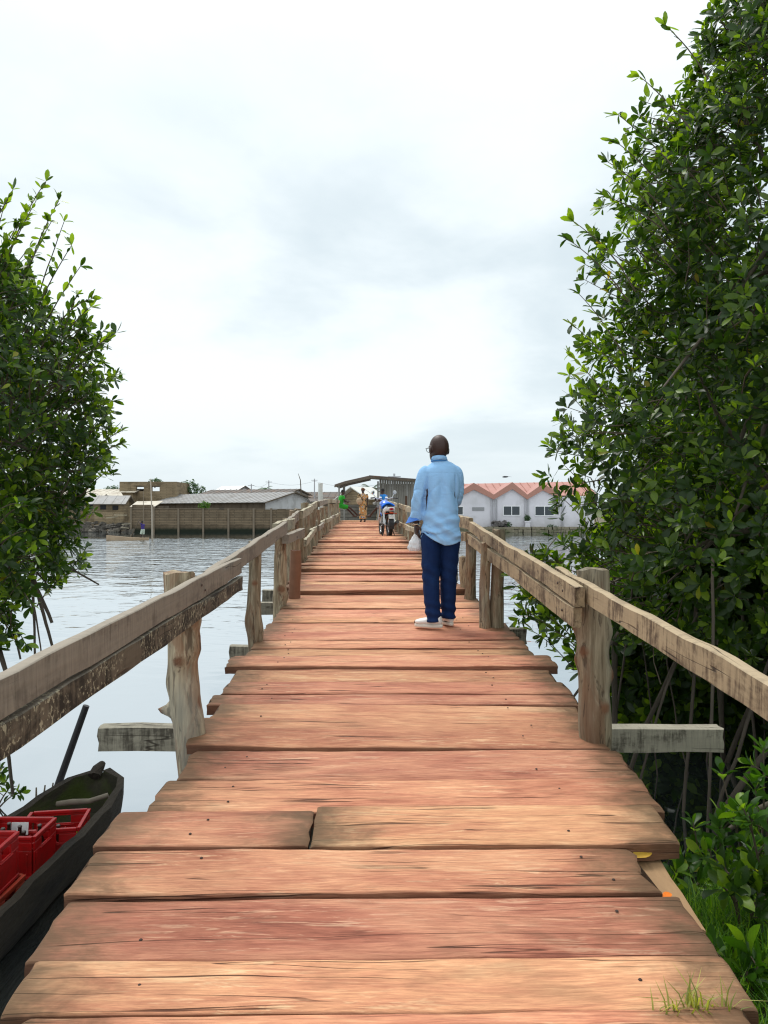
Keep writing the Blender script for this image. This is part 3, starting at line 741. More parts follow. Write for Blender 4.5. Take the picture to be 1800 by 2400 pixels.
    if twigs:
        nodes = np.concatenate(nodes); idx = np.arange(0, len(tips), 2)
        for i in idx:
            d2 = ((nodes - tips[i]) ** 2).sum(1) + .02 * g.uniform(0, 1, len(nodes)); q = nodes[d2.argmin()]
            st = tips[i] - dirs[i] * g.uniform(.18, .42); st = st * .75 + q * .25 if np.linalg.norm(q - st) < 1.0 else st
            segs.append((np.array([st, (st + tips[i]) / 2 + g.normal(0, .02, 3), tips[i]]), [.0065, .0048, .003]))
    if segs:
        S3 = [s_ for s_ in segs]; V, F = tube_soup(S3, 4); tg = link('twigs', big_mesh(V - o_, F, M['twig'], None, True), tr); tag(tg, kind='stuff')
    return tr
def prop_roots(tr, lst, seed, m='root'):
    g = np.random.default_rng(seed)
    for (a, b, r0, r1, sag) in lst:
        P = curve(a, b, 10, sag, g, .04); mb = MB(); mb.tube([tuple(p) for p in P], list(np.linspace(r0, r1, 10)), 7)
        mb.build('prop_root', M[m], tr, smooth=True, auto=60)

# big mangrove on the bank side of the bridge
RCX = 4.78
rprof = [(.30, RCX - .1, 2.7), (.45, RCX, 3.35), (.62, RCX, 3.50), (.9, RCX, 3.40), (1.15, RCX, 3.15), (1.37, RCX, 3.10), (1.65, RCX, 2.98), (1.95, RCX, 2.92), (2.4, RCX, 2.82), (2.9, RCX, 2.76), (3.35, RCX, 2.70), (3.8, RCX, 2.66), (4.3, RCX, 2.60), (4.9, RCX, 2.45), (5.4, RCX, 2.2), (5.9, RCX, 1.85), (6.6, RCX, 1.5), (7.3, RCX, .6)]
crR = Crown(rprof, 7.15, 2.35, .21, 1.3)
g_ = np.random.default_rng(77)
shR = []
for (px, py, D) in [(1418, 460, 6.4), (1400, 560, 6.5), (1358, 690, 6.6), (1372, 620, 6.5), (1335, 830, 6.8), (1340, 930, 6.8), (1345, 1010, 6.9), (1322, 1090, 6.9), (1300, 1260, 6.8), (1212, 1375, 6.9), (1230, 1430, 6.7), (1450, 270, 6.4), (1560, 60, 6.2), (1285, 1300, 7.0), (1500, 180, 6.3), (1445, 400, 6.4), (1250, 1480, 6.8), (1195, 1350, 6.9), (1240, 1400, 6.8), (1275, 1440, 6.7), (1290, 1380, 6.8), (1260, 1340, 6.9), (1300, 1480, 6.6), (1330, 560, 6.4), (1345, 520, 6.4), (1440, 330, 6.4), (1425, 380, 6.4), (1340, 760, 6.7), (1335, 880, 6.7)]:
    b = np.array(at(px, py, D)); a = b + np.array([.48, .15, -.38]) + g_.normal(0, .06, 3); shR.append((a, b))
tR = mangrove('mangrove_tree', 'tall dense mangrove with glossy dark leaves towering over the bridge handrail', (4.7, 6.9, -1.15), crR, 4700, 3, k=9, size=(.085, .14), th_rng=(1.9, 5.6), shoots=shR, trunk_top=(4.3, 6.9, 5.6), r_trunk=.13, limbs=34)
g_ = np.random.default_rng(9); rl = []
for i in range(46):
    a = (g_.uniform(2.2, 6.2), g_.uniform(5.3, 8.6), g_.uniform(.3, 1.3)); b = (a[0] + g_.normal(-.15, .35), a[1] + g_.normal(-.1, .3), -1.35)
    r0 = g_.choice([.008, .012, .016, .024, .03], p=[.3, .3, .2, .12, .08]); rl.append((a, b, r0, r0 * .9, g_.uniform(-.05, .25)))
for i in range(9):
    b = (g_.uniform(2.4, 4.4), g_.uniform(4.6, 6.4), -1.3); rl.append(((4.5 + g_.normal(0, .3), 6.6, g_.uniform(-.4, .4)), b, .035, .026, g_.uniform(.15, .4)))
rl += [((1.95, 6.4, .55), (1.62, 6.6, -.05), .012, .011, -.02), ((1.62, 6.6, -.05), (1.82, 6.5, -1.2), .011, .010, -.05),
       ((3.4, 5.2, .35), (2.3, 4.5, -.62), .032, .022, .10), ((3.0, 5.0, -.1), (2.1, 4.9, -.55), .022, .014, .03)]
prop_roots(tR, rl, 10)
# mangroves added on that side to block sky and darken under the crown
def backtree(label, base, prof, yc, b, n, seed, th=(2.2, 5.6), size=(.13, .19), ns=0):
    return mangrove('mangrove_tree', label, base, Crown(prof, yc, b, .15, seed), n, seed, k=8, size=size, th_rng=th, n_single=ns, twigs=False, limbs=12)
tB = backtree('shadowed mangrove growing on the water behind the tallest mangrove', (6.4, 11.5, -1.15), [(-.6, 6.3, 2.9), (.2, 6.3, 3.1), (1.5, 6.4, 2.9), (3.0, 6.6, 2.7), (4.6, 6.8, 2.0), (6, 6.8, .7)], 11.6, 2.4, 2300, 21, size=(.18, .28))
tC = backtree('low bushy mangrove filling the gap between tall mangrove and grassy bank', (7.8, 6.0, -1.1), [(-.9, 7.4, 2.4), (.2, 7.4, 2.9), (1.8, 7.4, 2.8), (4.0, 7.4, 2.4), (6.2, 7.4, 1.0)], 6.2, 3.4, 1300, 22, th=(1.6, 5.2), size=(.2, .3))
tD = backtree('low dark mangrove thicket crouching over the water behind the prop roots', (4.9, 9.3, -1.15), [(-1.0, 4.8, 2.0), (-.3, 4.8, 2.25), (.6, 4.8, 2.2), (1.4, 4.8, 1.9), (2.2, 4.8, .9)], 9.3, 1.0, 1700, 23, th=(1.4, 5.6), size=(.16, .24))
tE = backtree('dark mangrove thicket between the prop roots and the grassy bank', (5.3, 7.9, -1.1), [(-1.0, 5.5, 1.2), (-.4, 5.5, 1.6), (.4, 5.5, 1.7), (1.0, 5.5, 1.1)], 7.9, 1.2, 800, 24, th=(1.4, 5.0), size=(.13, .19))

# mangrove on the open-water side
LCX = -5.02
lprof = [(.70, LCX, 1.25), (.85, LCX, 1.75), (1.05, LCX, 2.0), (1.45, LCX, 2.08), (1.78, LCX, 2.2), (2.1, LCX, 2.32), (2.6, LCX, 2.30), (3.18, LCX, 2.22), (3.45, LCX, 1.98), (3.9, LCX, 1.78), (4.15, LCX, 1.25), (4.45, LCX, .5)]
crL = Crown(lprof, 7.0, 1.9, .17, 4.1); shL = []; g_ = np.random.default_rng(31)
for (px, py, D) in [(108, 425, 6.9), (30, 445, 6.8), (138, 470, 6.8), (120, 520, 6.9), (168, 575, 6.8), (188, 625, 6.8), (60, 500, 6.9), (212, 720, 6.9), (272, 780, 6.9), (268, 880, 6.9), (285, 1010, 7.0), (262, 1100, 7.0), (215, 700, 6.8), (262, 940, 7.0), (12, 560, 6.8), (220, 1200, 7.0), (150, 1350, 6.9), (240, 850, 6.8), (280, 1040, 6.9), (85, 470, 6.8), (45, 520, 6.9), (100, 560, 6.8), (150, 520, 6.9), (10, 480, 6.9), (70, 580, 6.8), (180, 690, 6.8), (20, 620, 6.8)]:
    b = np.array(at(px, py, D)); a = b + np.array([-.36, .1, -.62 if py < 700 else -.25]) + g_.normal(0, .06, 3); shL.append((a, b))
tL = mangrove('mangrove_tree', 'mangrove with sparse pale top shoots hanging over the open water and canoe', (-5.0, 7.0, -1.15), crL, 3500, 6, k=8, size=(.075, .118), th_rng=(-1.9, 1.2), shoots=shL, trunk_top=(-4.5, 7.0, 3.4), r_trunk=.10, limbs=26)
prop_roots(tL, [(tuple(at(75, 1340, 6.9)), tuple(at(82, 1540, 6.9)), .013, .010, 0), (tuple(at(72, 1370, 6.7)), tuple(at(97, 1535, 6.7)), .009, .006, 0), (tuple(at(80, 1360, 6.8)), tuple(at(124, 1520, 6.8)), .018, .012, .03),
                (tuple(at(82, 1375, 6.9)), tuple(at(122, 1460, 6.9)), .020, .014, .02), (tuple(at(145, 1320, 7)), tuple(at(232, 1370, 7)), .012, .007, .0), (tuple(at(85, 1340, 7)), tuple(at(110, 1368, 7)), .009, .006, 0),
                (tuple(at(20, 1430, 6.2)), tuple(at(48, 1545, 6.2)), .013, .008, 0), (tuple(at(-10, 1500, 5.6)), tuple(at(14, 1575, 5.6)), .022, .016, 0), (tuple(at(-30, 1480, 5.8)), tuple(at(30, 1860, 6.6)), .02, .014, .03)] +
           [((-3.6 - .25 * i, 6.8 + .2 * (i % 3), .9), (-3.5 - .3 * i, 6.6 + .3 * (i % 2), -1.3), .016, .012, .1) for i in range(7)], 12)
# nearer clump, paler leaves
crN = Crown([(.50, -3.2, .30), (.72, -3.2, .52), (1.0, -3.2, .62), (1.3, -3.2, .60), (1.55, -3.2, .45), (1.72, -3.2, .2)], 5.55, .5, .2, 7.7)
shN = []
for (px, py, D) in [(66, 1185, 5.4), (62, 1245, 5.4), (82, 1300, 5.4), (40, 1180, 5.4), (75, 1420, 5.5), (60, 1510, 5.7), (35, 1500, 5.6)]:
    b = np.array(at(px, py, D)); shN.append((b + np.array([-.25, .1, -.12 if py < 1400 else .25]), b))
tN = mangrove('mangrove_shrub', 'small pale-leaved mangrove shrub in front of the open-water mangrove', (-3.3, 5.6, -1.15), crN, 230, 8, k=9, size=(.09, .125), shoots=shN, n_single=280, key='leaf', trunk_top=(-3.2, 5.6, 1.2), r_trunk=.035, limbs=8, tint_hi=.3)
tN['category'] = 'shrub'
# dark sapling added in place of the mangrove's reflection in the water
def sapling(name, label, base, stems, seed, key='leaf', size=(.05, .085), k=7, group=None, cat='plant', spread=(25, 80)):
    g = np.random.default_rng(seed); tr = thing(name, label, cat, tuple(base), group); segs = []; T = []; Dv = []
    for (dx, dy, h) in stems:
        P = curve(base, (base[0] + dx, base[1] + dy, base[2] + h), 7, .04, g, .06); segs.append((P, np.linspace(.009, .0035, 7)))
        T.append(P[-1]); Dv.append(unit(P[-1] - P[-2]) + g.normal(0, .1, 3))
        for i in (3, 4, 5):
            if g.uniform() < .75:
                e = P[i] + unit(g.normal(0, 1, 3) * np.array([1, 1, .3]) + np.array([0, 0, .7])) * g.uniform(.06, .15); segs.append((np.array([P[i], (P[i] + e) / 2, e]), [.004, .003, .002])); T.append(e); Dv.append(unit(e - P[i]))
    pos, y, zc, L, fr = leaf_frames(np.array(T), np.array(Dv), k, g, size=size, spread=spread, back=.05)
    V, F = tube_soup(segs, 5); link('stem', big_mesh(V - np.array(base), F, M['twig'], None, True), tr)
    single_leaves(tr, pos, y, zc, L, key); return tr
sapling('mangrove_sapling', 'dark little mangrove sapling standing in water behind the red crates', (-3.42, 6.75, -1.1), [(.0, 0, .33), (.12, .05, .22), (-.12, 0, .38), (.22, 0, .18), (-.2, .1, .3), (.06, -.05, .42)], 41, size=(.06, .09))
mb = MB()  # stems added in place of the hanging roots' reflections in the water
for (px, ztop, lean) in [(85, -.80, .0), (92, -.78, .05), (108, -.76, .06)]:
    p = at(px, 1903, 6.55); p.z = -1.25; mb.tube([p, p + Vector((lean * .5, 0, .28)), (p.x + lean, p.y, ztop)], [.013, .011, .006], 6)
    mb.build('water_stake', M['pile'], smooth=True); q = COL.objects[-1]; mb = MB()
stk = [o for o in COL.objects if o.name.startswith('water_stake')]
for o, l in zip(stk, ['thick straight dead stem sticking out of the water beside the canoe', 'thin dead stem in the water between two others by the canoe', 'leaning dead stem in the water closest to the canoe side']):
    tag(o, l, 'stem', 'dead stems standing in the water')

# shrubs on the grassy bank
def bk(x, y): return nearbank2(x, y) - .02
SH = [((1.50, 4.05), 'small shrub of long pale leaves hugging the plank edge', [(-.12, 0, .30), (.02, .05, .36), (.12, -.05, .28), (-.2, .0, .2), (.2, .1, .33)], 'leaf_lit'),
      ((1.80, 4.25), 'mid-sized leafy shrub beside the dark water on the bank', [(.0, 0, .55), (.12, .1, .7), (-.12, 0, .45), (.2, -.1, .6), (.3, .1, .5), (-.05, .1, .65)], 'leaf_lit'),
      ((2.15, 4.45), 'bright yellow-green shrub tallest of those on the bank', [(0, 0, .75), (.15, .0, .9), (-.15, .1, .8), (.25, 0, .7), (-.25, -.1, .55), (.1, .1, .95), (-.05, -.15, .6)], 'leaf_lit'),
      ((1.62, 3.45), 'dark broad-leaved shrub low in the grass of the bank', [(-.1, 0, .25), (.1, 0, .32), (.2, .1, .28), (0, -.1, .2), (-.05, .1, .3)], 'leaf'),
      ((1.85, 3.7), 'leggy shrub with bare stems in the middle of the bank', [(0, 0, .5), (.15, 0, .42), (-.12, 0, .55), (.2, .1, .35), (.05, -.1, .3)], 'leaf_lit'),
      ((1.42, 3.0), 'tiny seedling in grass below the bridge edge', [(0, 0, .16), (.06, 0, .2), (-.05, .03, .14)], 'leaf_lit')]
for i, ((x, yv), lab, st, key) in enumerate(SH):
    sapling('shrub', lab, (x, yv, bk(x, yv)), st, 60 + i, key, size=(.075, .125), k=8, group='shrubs on the grassy bank', cat='shrub', spread=(20, 70))
# grass
def grass(name, pts, hh, seed, m, lean=.5, wd=.004, parent=None):
    g = np.random.default_rng(seed); n = len(pts); az = g.uniform(0, 6.28, n); h = g.uniform(hh[0], hh[1], n); ln = g.uniform(.1, lean, n) * h
    dx, dy = np.cos(az), np.sin(az); px_, py_ = -dy * wd, dx * wd
    V = np.zeros((n, 5, 3)); P = np.asarray(pts)
    for j, (f, w_) in enumerate([(0, 1), (0, -1), (.55, .75), (.55, -.75), (1, 0)]):
        V[:, j, 0] = P[:, 0] + dx * ln * f * f + px_ * w_; V[:, j, 1] = P[:, 1] + dy * ln * f * f + py_ * w_; V[:, j, 2] = P[:, 2] + h * (f - .25 * f * f * ln / h)
    F = (np.array([(0, 1, 3), (0, 3, 2), (2, 3, 4)])[None] + (np.arange(n) * 5)[:, None, None]).reshape(-1, 3)
    return link(name, big_mesh(V.reshape(-1, 3), F, m, {'tint': np.repeat(g.uniform(.0, .95, n), 5)}), parent)
M['grass'] = leaf_mat('bank_grass', (.075, .19, .018), (.24, .40, .04), .5, .45)
M['straw'] = leaf_mat('pale_grass', (.22, .25, .06), (.42, .42, .13), .5, .4)
g_ = np.random.default_rng(14); pts = []
while len(pts) < 26000:
    x, yv = g_.uniform(1.03, 3.2), g_.uniform(1.4, 5.2)
    zb = nearbank2(x, yv)
    if zb > -.95 and g_.uniform() < .35 + .9 * max(0, mnoise.noise((x * 2.3, yv * 2.3, 4))): pts.append((x, yv, zb - .01))
tag(grass('grass', pts, (.06, .22), 15, M['grass'], .9), kind='stuff')
for i, (x, yv, n, lab) in enumerate([(.86, 2.16, 30, 'pale tuft of grass growing up between the foremost planks'), (.955, 2.16, 14, 'small dry grass tuft at the plank end by the bank'), (.79, 2.15, 9, 'wispy grass blades lying over the foremost plank gap')]):
    g2 = np.random.default_rng(70 + i); o_ = Vector((x, yv, deckz(yv) - .01)); pp = [(g2.normal(0, .028), g2.normal(0, .012), 0) for _ in range(n)]
    ob = grass('grass_tuft', pp, (.035, .12), 80 + i, M['straw'], 1.6, .0032); ob.location = o_; tag(ob, lab, 'grass', 'grass tufts between the planks')
# fallen leaves where the plank stops short
def fallen(label, loc, rot, s, c):
    m_, t_ = mat('fallen_leaf'); t_.out(t_.pbr(col=t_.mix(t_.noise(t_.objco(), 6, 3), rgba([q * .7 for q in c]), rgba(c)), rough=.6, spec=.3))
    ob = link('fallen_leaf', mesh([(a * 1.2, b, c_ * 1.5) for a, b, c_ in hv], hf, m_, True), None, loc, rot); ob.scale = (s, s, s); tag(ob, label, 'leaf', 'fallen leaves on the bridge')
fallen('yellow fallen leaf tucked under a thick plank end', (.965, 3.025, .185), (.25, .3, -1.25), .105, (.48, .28, .03))
fallen('bright orange fallen leaf beside the short plank end', (.985, 2.73, .175), (.2, .2, -1.0), .055, (.85, .20, .015))
fallen('green leaf floating inside the dugout canoe bow', (-2.33, 5.78, -.885), (.2, .3, .4), .085, (.20, .27, .02))
# ================================================================ dugout canoe with crates
M['canoe'] = plain('canoe_wood', (.036, .029, .021), .8, .6, 5, .8, .03, spec=.15, stretch=(2, .35, 2), dirt=(.012, .011, .010), dscale=3)
M['canoe_in'] = plain('canoe_inside', (.046, .042, .029), .85, .45, 6, .5, .015, spec=.15, stretch=(2, .4, 2), dirt=(.05, .075, .012), dscale=2.2)
canoe = thing('dugout_canoe', 'old dark dugout canoe loaded with red crates moored beside the bridge', 'canoe', (-2.5, 4.5, WZ))
def canoe_mesh(xc, y0, y1, W_, zr, bow, seed, c0, parent, m_out, m_in, th=.062, depth=.42):
    r_ = random.Random(seed); wo = Wob(r_, 2.5); wo2 = Wob(r_, 3.5)
    n = 46; k = 13
    VO, VI = [], []
    for i in range(n):
        f = i / (n - 1); y_ = y0 + (y1 - y0) * f
        e = min(f, 1 - f) * 2 * (y1 - y0) / 2          # metres from the nearer end
        q_ = min(e / .34, 1); w_ = W_ * (1 - .42 * math.exp(-e / .7)) * (.22 + .78 * math.sqrt(1 - (1 - q_) ** 2))
        rise = bow * math.exp(-e / .45); zt = zr + rise + .014 * wo(y_) + .010 * wo2(y_ * 4)
        zb = zr - depth + rise * .55 + (.20 * math.exp(-e / .16))
        for j in range(k):
            u = -1 + 2 * j / (k - 1); s_ = math.copysign(abs(math.sin(u * math.pi / 2)) ** .75, u)
            prof = 1 - abs(math.cos(u * math.pi / 2)) ** .6
            nq = mnoise.noise((u * 1.7 + c0, y_ * 2.2, 1.3)) + .6 * mnoise.noise((u * 5, y_ * 7, 4.1))
            VO.append((xc(y_) + w_ * s_ * (1 + .02 * wo2(y_ + u)) + .014 * nq, y_, zb + (zt - zb) * (abs(u) ** 2.6)))
            wi = max(w_ - th, .01); e2 = max(0, 1 - e / .12)
            zi = zb + th * 1.2 + (zt - zb - th * 1.2) * max(abs(u) ** 3.0, e2 * .9)
            VI.append((xc(y_) + wi * s_, min(max(y_, y0 + .07), y1 - .07), zi if abs(u) < .999 else zt))
    F = []
    for i in range(n - 1):
        for j in range(k - 1): a = i * k + j; F.append((a, a + 1, a + k + 1, a + k))
    No = n * k
    mb = MB(); mb.add(VO, F)
    rim = [(i * k, (i + 1) * k, No + (i + 1) * k, No + i * k) for i in range(n - 1)] + [(i * k + k - 1, No + i * k + k - 1, No + (i + 1) * k + k - 1, (i + 1) * k + k - 1) for i in range(n - 1)]
    mb2 = MB(); mb2.add(VO + VI, F + [tuple(q + No for q in reversed(f)) for f in F] + rim + [tuple(range(0, k)) + tuple(No + q for q in range(k - 1, -1, -1)), tuple((n - 1) * k + q for q in range(k - 1, -1, -1)) + tuple(No + (n - 1) * k + q for q in range(k))])
    o = mb2.build('hull', m_out, parent, smooth=True, auto=45)
    o.data.materials.append(m_in)
    for p in o.data.polygons:
        if all(v >= No for v in p.vertices): p.material_index = 1
    return o
cx_c = lambda y_: -2.53 + .03 * (y_ - 4) + .035 * math.sin(y_ * 1.1)
canoe_mesh(cx_c, -1.2, 6.66, .40, -.735, .06, 3, 0, canoe, M['canoe'], M['canoe_in'])
mb = MB(); mb.tube([(-2.63, 6.18, -.80), (-2.50, 6.16, -.775), (-2.38, 6.2, -.785), (-2.24, 6.24, -.75)], [.022, .024, .022, .02], 8); mb.build('thwart', plain('pale_branch', (.20, .17, .13), .8, .3, 12, .4), canoe, smooth=True, auto=60)
mb = MB(); mb.tube([(-2.47, 6.54, -.70), (-2.47, 6.63, -.665), (-2.46, 6.71, -.645)], [(.06, .035), (.055, .035), (.03, .025)], 8); mb.build('bow_knob', M['canoe'], canoe, smooth=True, auto=60)
p0 = Vector((-3.04, 7.1, -1.05)); p1 = Vector((-2.76, 7.12, -.245)); dd = (p1 - p0).normalized()
mb = MB(); mb.tube([p0 - dd * .8, p0, p1], [.036, .034, .030], 10); o = mb.build('mooring_pole', plain('dark_pole', (.018, .015, .016), .5, .3, 8, .2), smooth=True, auto=50); tag(o, 'dark leaning mooring pole rising from the water beyond the canoe bow', 'pole')

# red bottle crates
M['red'] = plain('crate_red', (.46, .008, .009), .42, .16, 5, .08, .003, spec=.4, dirt=(.20, .014, .010), dscale=5)
M['red_old'] = plain('crate_orange_red', (.42, .045, .018), .5, .2, 5, .1, .003, dirt=(.17, .03, .015), dscale=3)
def crate(label, loc, rz, m_, hy=.32, hx=.42, h=.29):
    t_ = thing('bottle_crate', label, 'crate', loc, 'red plastic bottle crates in the canoe', rz)
    th = .012
    def panel(nm, c, sx, sy, hole):
        mb = MB(); wd = sx or sy; z0 = 0.0
        def put(u0, u1, a, b, tt=th):
            if sx: mb.box((c[0] + (u0 + u1) / 2, c[1], (a + b) / 2), (u1 - u0, tt, b - a))
            else: mb.box((c[0], c[1] + (u0 + u1) / 2, (a + b) / 2), (tt, u1 - u0, b - a))
        hw = wd * .19
        put(-wd / 2, wd / 2, 0, h * .66); put(-wd / 2, -hw, h * .662, h * .86); put(hw, wd / 2, h * .662, h * .86); put(-wd / 2, wd / 2, h * .862, h - .004)
        put(-wd / 2, wd / 2, h - .022, h, th * 2.1); put(-wd / 2, wd / 2, 0, .022, th * 1.7); put(-hw * 1.35, hw * 1.35, h * .60, h * .63, th * 1.8)
        for s_ in (-.42, .42): put(s_ * wd - .006, s_ * wd + .006, .03, h * .6, th * 1.5)
        mb.build(nm, m_, t_, world=False, bevel=.0025)
    panel('side_panel', (hx / 2, 0), 0, hy, 1); panel('side_panel', (-hx / 2, 0), 0, hy, 1)
    panel('end_panel', (0, hy / 2), hx - th * 2.3, 0, 1); panel('end_panel', (0, -hy / 2), hx - th * 2.3, 0, 1)
    MB().box((0, 0, .012), (hx - .04, hy - .04, .012)).build('crate_floor', m_, t_, world=False)
    mb = MB()
    for i in range(1, 5): mb.box((-hx / 2 + hx * i / 5, 0, .10), (.005, hy - .05, .15))
    for i in range(1, 4): mb.box((0, -hy / 2 + hy * i / 4, .098), (hx - .05, .005, .145))
    mb.build('divider', m_, t_, world=False)
    return t_
M['glass'] = plain('brown_glass', (.018, .010, .006), .08, .1, 5, 0, spec=.7, coat=.5)
M['cap'] = plain('bottle_cap', (.12, .10, .09), .4, .2, 20, 0, metal=.6)
def bottle(label, loc):
    t_ = thing('bottle', label, 'bottle', loc, 'brown bottles standing in the crates')
    lathe([(.031, 0), (.033, .01), (.033, .13), (.028, .165), (.015, .20), (.0125, .235), (.0125, .25)], 12).build('glass_body', M['glass'], t_, world=False, smooth=True, auto=50)
    lathe([(.0145, .248), (.0155, .256), (.012, .261)], 12).build('crown_cap', M['cap'], t_, world=False, smooth=True, auto=40)
CR = [('bright red bottle crate between two others with bottles and a white paper', (-2.575, 5.36, -.935), -.01, M['red'], .33),
      ('red bottle crate closest to the canoe bow, sitting lowest in the hull', (-2.46, 5.735, -1.035), .16, M['red'], .36),
      ('red bottle crate stacked on top of the orange-red one', (-2.575, 4.80, -.80), 0.0, M['red'], .32),
      ('orange-red worn crate underneath the stacked red crate', (-2.56, 4.83, -1.10), -.03, M['red_old'], .36),
      ('red crate standing behind the crate with the paper', (-2.99, 5.42, -.93), .05, M['red'], .32)]
for i, (lab, loc, rz, m_, hy) in enumerate(CR[:4]): crate(lab, loc, rz, m_, hy)
bl = [('bottle in front of the white paper in the bright red crate', (-2.56, 5.40)), ('bottle at the near corner of the bright red crate', (-2.49, 5.31)), ('bottle close to the side wall of the bright red crate', (-2.43, 5.42)), ('bottle farthest inland in the bright red crate row', (-2.66, 5.36)), ('bottle at the far corner of the bright red crate', (-2.66, 5.45))]
for lab, (x, yv) in bl: bottle(lab, (x, yv, -.915))
bottle('lone bottle inside the lowest-sitting crate by the bow', (-2.52, 5.78, -1.015)); bottle('second bottle near the handle hole of the lowest-sitting crate', (-2.40, 5.66, -1.015))
MB().box((-2.60, 5.485, -.71), (.12, .004, .085), Matrix.Rotation(-.12, 3, 'X')).build('paper_sheet', plain('white_paper', (.75, .75, .74), .7, .03, 5, 0)); tag(COL.objects[-1], 'white paper sheet stuck inside the bright red crate', 'paper')
# ================================================================ people
def skin_mat(name, c, rough=.5): return plain(name, c, rough, .10, 14, .12, .002, spec=.4)
M['skin'] = skin_mat('dark_skin', (.045, .021, .015))
M['shirt'] = None
def cloth(name, col, col2=None, rough=.85, weave=500, fold=.0, pattern=None, var=.08):
    m, t = mat(name); co = t.objco()
    n = t.noise(co, 7, 4); f = t.math('MULTIPLY_ADD', n, 2 * var, 1 - var)
    c = t.mix(1.0, rgba(col), t.n('CombineColor', {0: f, 1: f, 2: f}).outputs[0], 'MULTIPLY')
    if pattern == 'rings':
        v = t.n('TexVoronoi', {'Vector': co, 'Scale': 5.5}).outputs['Distance']
        c = t.ramp(v, [(0, (.02, .05, .16)), (.24, (.03, .09, .26)), (.27, (.65, .55, .38)), (.36, (.55, .45, .28)), (.40, (.50, .17, .02)), (.60, (.45, .33, .18)), (.72, (.10, .06, .03))])
    if pattern == 'denim':
        c = t.mix(t.math('MULTIPLY', t.sstep(t.noise(t.vm('MULTIPLY', co, (1, 1, .5)), 9, 3), .45, .7), .4), c, rgba(col2))
    h = t.math('ADD', t.math('MULTIPLY', t.noise(t.vm('MULTIPLY', co, (1.2, 1.2, 2.2)), 11, 4, .5, 1.2), 1.0), t.math('MULTIPLY', t.noise(co, 60, 2), .04))
    p = t.pbr(col=c, rough=rough, spec=.15, nrm=t.bump(h, .35, .012)); t.out(p); return m
def fuse(mb, voxel, smooth_it=3, fac=.5):
    """one continuous surface from overlapping closed forms"""
    me = mesh(mb.v, mb.f); bm = bmesh.new(); bm.from_mesh(me); bmesh.ops.recalc_face_normals(bm, faces=bm.faces[:]); bm.to_mesh(me); bm.free()
    o = bpy.data.objects.new('tmp', me); COL.objects.link(o)
    r_ = o.modifiers.new('r', 'REMESH'); r_.mode = 'VOXEL'; r_.voxel_size = voxel
    s_ = o.modifiers.new('s', 'SMOOTH'); s_.iterations = smooth_it; s_.factor = fac
    dg = bpy.context.evaluated_depsgraph_get(); ev = o.evaluated_get(dg)
    out = bpy.data.meshes.new_from_object(ev); bpy.data.objects.remove(o)
    return out
def finish(me, m_, name, parent, fn=None):
    if fn is not None:
        V = np.zeros(len(me.vertices) * 3, np.float32); me.vertices.foreach_get('co', V); V = V.reshape(-1, 3)
        Nn = np.zeros(len(me.vertices) * 3, np.float32); me.vertices.foreach_get('normal', Nn); Nn = Nn.reshape(-1, 3)
        V = fn(V, Nn); me.vertices.foreach_set('co', np.asarray(V, np.float32).ravel()); me.update()
    me.materials.clear(); me.materials.append(m_); me.polygons.foreach_set('use_smooth', [True] * len(me.polygons))
    return link(name, me, parent)
def limb(mb, pts, rad, n=14, seg=14, ref=None):
    P = crom(pts, n); r_ = crom([(a if isinstance(a, tuple) else (a, a)) for a in rad], n)
    mb.tube([tuple(p) for p in P], [tuple(q) for q in r_], seg, ref)
    return mb
def hand(mb, wrist, dirv, palm_n, side, s=1.0, curl=.6):
    """wrist point, direction to the fingers, palm normal; side +1: thumb on cross(dir, palm)"""
    d_ = Vector(dirv).normalized(); n_ = Vector(palm_n); n_ = (n_ - d_ * n_.dot(d_)).normalized(); a = d_.cross(n_).normalized() * side
    w_ = Vector(wrist); c = w_ + d_ * .05 * s
    m = Matrix((a, n_, d_)).transposed()
    mb.ball(c, (.041 * s, .018 * s, .056 * s), 12, 8, m)
    for i, (off, L) in enumerate([(.030, .072), (.011, .080), (-.009, .074), (-.028, .058)]):
        b = c + a * off * s + d_ * .035 * s; ang = curl * (.55 + .1 * i); P = [b]; dv_ = d_.copy(); q = b
        for j, fr in enumerate((.42, .32, .26)):
            dv_ = (Matrix.Rotation(ang * (1.0 if j else .7), 3, a * side) @ dv_) if True else dv_
            if (dv_.dot(n_)) < 0 and j == 0: dv_ = (Matrix.Rotation(-2 * ang * .7, 3, a * side) @ dv_)
            q = q + dv_ * L * fr * s; P.append(q)
        mb.tube([tuple(p) for p in P], [.0095 * s, .009 * s, .0083 * s, .0065 * s], 8); mb.ball(P[-1], .0066 * s, 8, 6)
    tb = c + a * .030 * s - d_ * .025 * s
    t1 = tb + (a * .75 + d_ * .5 + n_ * .35).normalized() * .035 * s; t2 = t1 + (a * .15 + d_ * .75 + n_ * .5).normalized() * .03 * s
    mb.tube([tuple(tb), tuple(t1), tuple(t2)], [.013 * s, .0105 * s, .008 * s], 8); mb.ball(t2, .008 * s, 8, 6)
